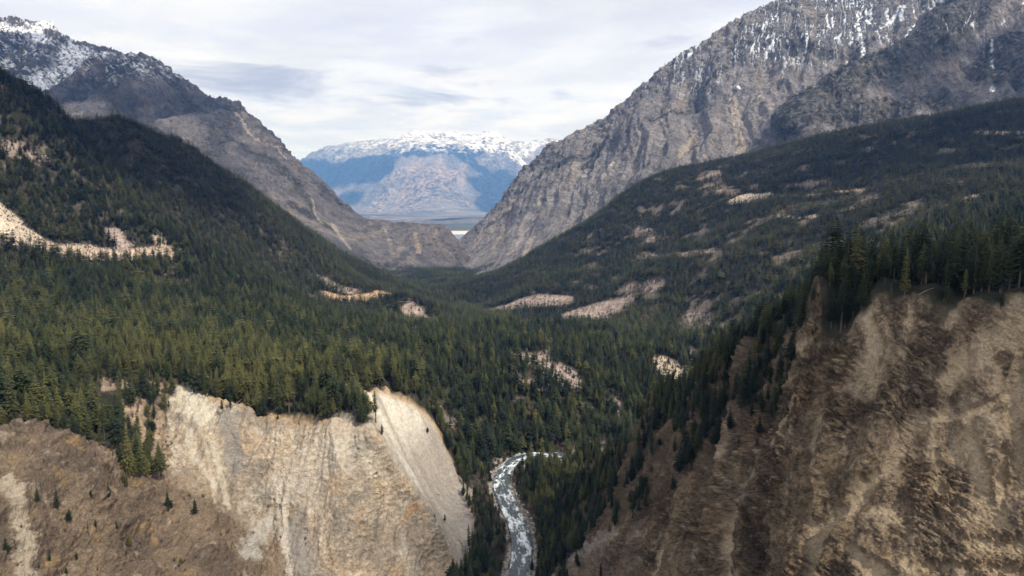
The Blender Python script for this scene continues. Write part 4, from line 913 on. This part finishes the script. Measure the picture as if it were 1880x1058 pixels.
ms = N(nt, 'ShaderNodeMixShader'); L(cover, ms.inputs[0]); L(b1.outputs[0], ms.inputs[1]); L(b2.outputs[0], ms.inputs[2])
ow = N(nt, 'ShaderNodeOutputWorld'); L(ms.outputs[0], ow.inputs['Surface'])
# clouds out of view, placed towards the sun to throw shade on chosen slopes
m, nt, b = new_mat('cloud'); L = nt.links.new
nt.nodes.remove(b); df = N(nt, 'ShaderNodeBsdfDiffuse'); df.inputs['Color'].default_value = (.9, .9, .9, 1); tl_ = N(nt, 'ShaderNodeBsdfTranslucent'); tl_.inputs['Color'].default_value = (.9, .9, .9, 1); tr = N(nt, 'ShaderNodeBsdfTransparent')
m1 = N(nt, 'ShaderNodeMixShader'); m1.inputs[0].default_value = .5; L(df.outputs[0], m1.inputs[1]); L(tl_.outputs[0], m1.inputs[2])
m2 = N(nt, 'ShaderNodeMixShader'); ge = N(nt, 'ShaderNodeNewGeometry'); no = N(nt, 'ShaderNodeTexNoise'); no.inputs['Scale'].default_value = 1/260; no.inputs['Detail'].default_value = 5; L(ge.outputs['Position'], no.inputs['Vector'])
mr = N(nt, 'ShaderNodeMapRange'); mr.inputs['From Min'].default_value = .36; mr.inputs['From Max'].default_value = .6; mr.inputs['To Min'].default_value = .3; mr.inputs['To Max'].default_value = .93; L(no.outputs['Fac'], mr.inputs['Value']); L(mr.outputs['Result'], m2.inputs[0])
L(tr.outputs[0], m2.inputs[1]); L(m1.outputs[0], m2.inputs[2]); L(m2.outputs[0], nt.nodes['Material Output'].inputs['Surface'])
M_CLOUD = m
import bmesh
def cloud(target, rx, ry, zc, label, rot=0.):
    zc += 1700
    k = (zc-target[2])/SUN[2]; c = np.array(target)+SUN*k
    bm = bmesh.new(); bmesh.ops.create_icosphere(bm, subdivisions=5, radius=1.)
    co = np.array([v.co[:] for v in bm.verts]); nn = 1+.55*fbm(co[:, 0]*1.6+c[0]/777, co[:, 1]*1.6, co[:, 2]*1.6, 4)
    co = co*nn[:, None]*[rx, ry, min(rx, ry)*.22]; co[:, 2] = np.where(co[:, 2] < 0, co[:, 2]*.3, co[:, 2])
    for v, q in zip(bm.verts, co): v.co = q
    me = bpy.data.meshes.new('cloud'); bm.to_mesh(me); bm.free(); me.materials.append(M_CLOUD); me.polygons.foreach_set('use_smooth', np.full(len(me.polygons), True))
    o = bpy.data.objects.new('cloud', me); o.location = c; o.rotation_euler = (0, 0, rot); COL.objects.link(o); tag(o, label, 'cloud', 'unseen shading clouds', 'structure')
cloud((-950,1500,130), 420, 330, 2000, 'unseen cloud placed to shade the wooded left hillside')
cloud((150,310,-45), 95, 120, 1950, 'small unseen cloud placed to shade the brown cliff', .3)
cloud((1250,1900,100), 500, 330, 2100, 'broad unseen cloud placed to shade the wooded right hillside')
cloud((-2900,4200,500), 1200, 900, 2400, 'large unseen cloud placed to shade the snowy left mountain')
cloud((2200,2900,500), 650, 420, 2300, 'unseen cloud placed to shade the dark mountain spur')
# the air between
me = bpy.data.meshes.new('haze'); x0, x1, y0, y1, z0, z1 = -24000, 24000, -1500, 58000, -1500, 3400
me.from_pydata([(x, y, z) for x in (x0, x1) for y in (y0, y1) for z in (z0, z1)], [], [(0,1,3,2), (4,6,7,5), (0,4,5,1), (2,3,7,6), (0,2,6,4), (1,5,7,3)])
m, nt, b = new_mat('haze_air'); nt.nodes.remove(b); pv = N(nt, 'ShaderNodeVolumePrincipled'); pv.inputs['Color'].default_value = (.17, .42, 1., 1); pv.inputs['Absorption Color'].default_value = (1, 1, 1, 1); pv.inputs['Density'].default_value = 2.9e-5; pv.inputs['Anisotropy'].default_value = 0
nt.links.new(pv.outputs[0], nt.nodes['Material Output'].inputs['Volume']); me.materials.append(m)
o = bpy.data.objects.new('haze', me); COL.objects.link(o); o['kind'] = 'stuff'

scene.view_settings.view_transform = 'Standard'; scene.view_settings.look = 'None'; scene.view_settings.exposure = 0; scene.view_settings.gamma = 1
scene.cycles.max_bounces = 5; scene.cycles.diffuse_bounces = 2; scene.cycles.volume_bounces = 1; scene.cycles.transparent_max_bounces = 8; scene.cycles.use_denoising = True
log('done')
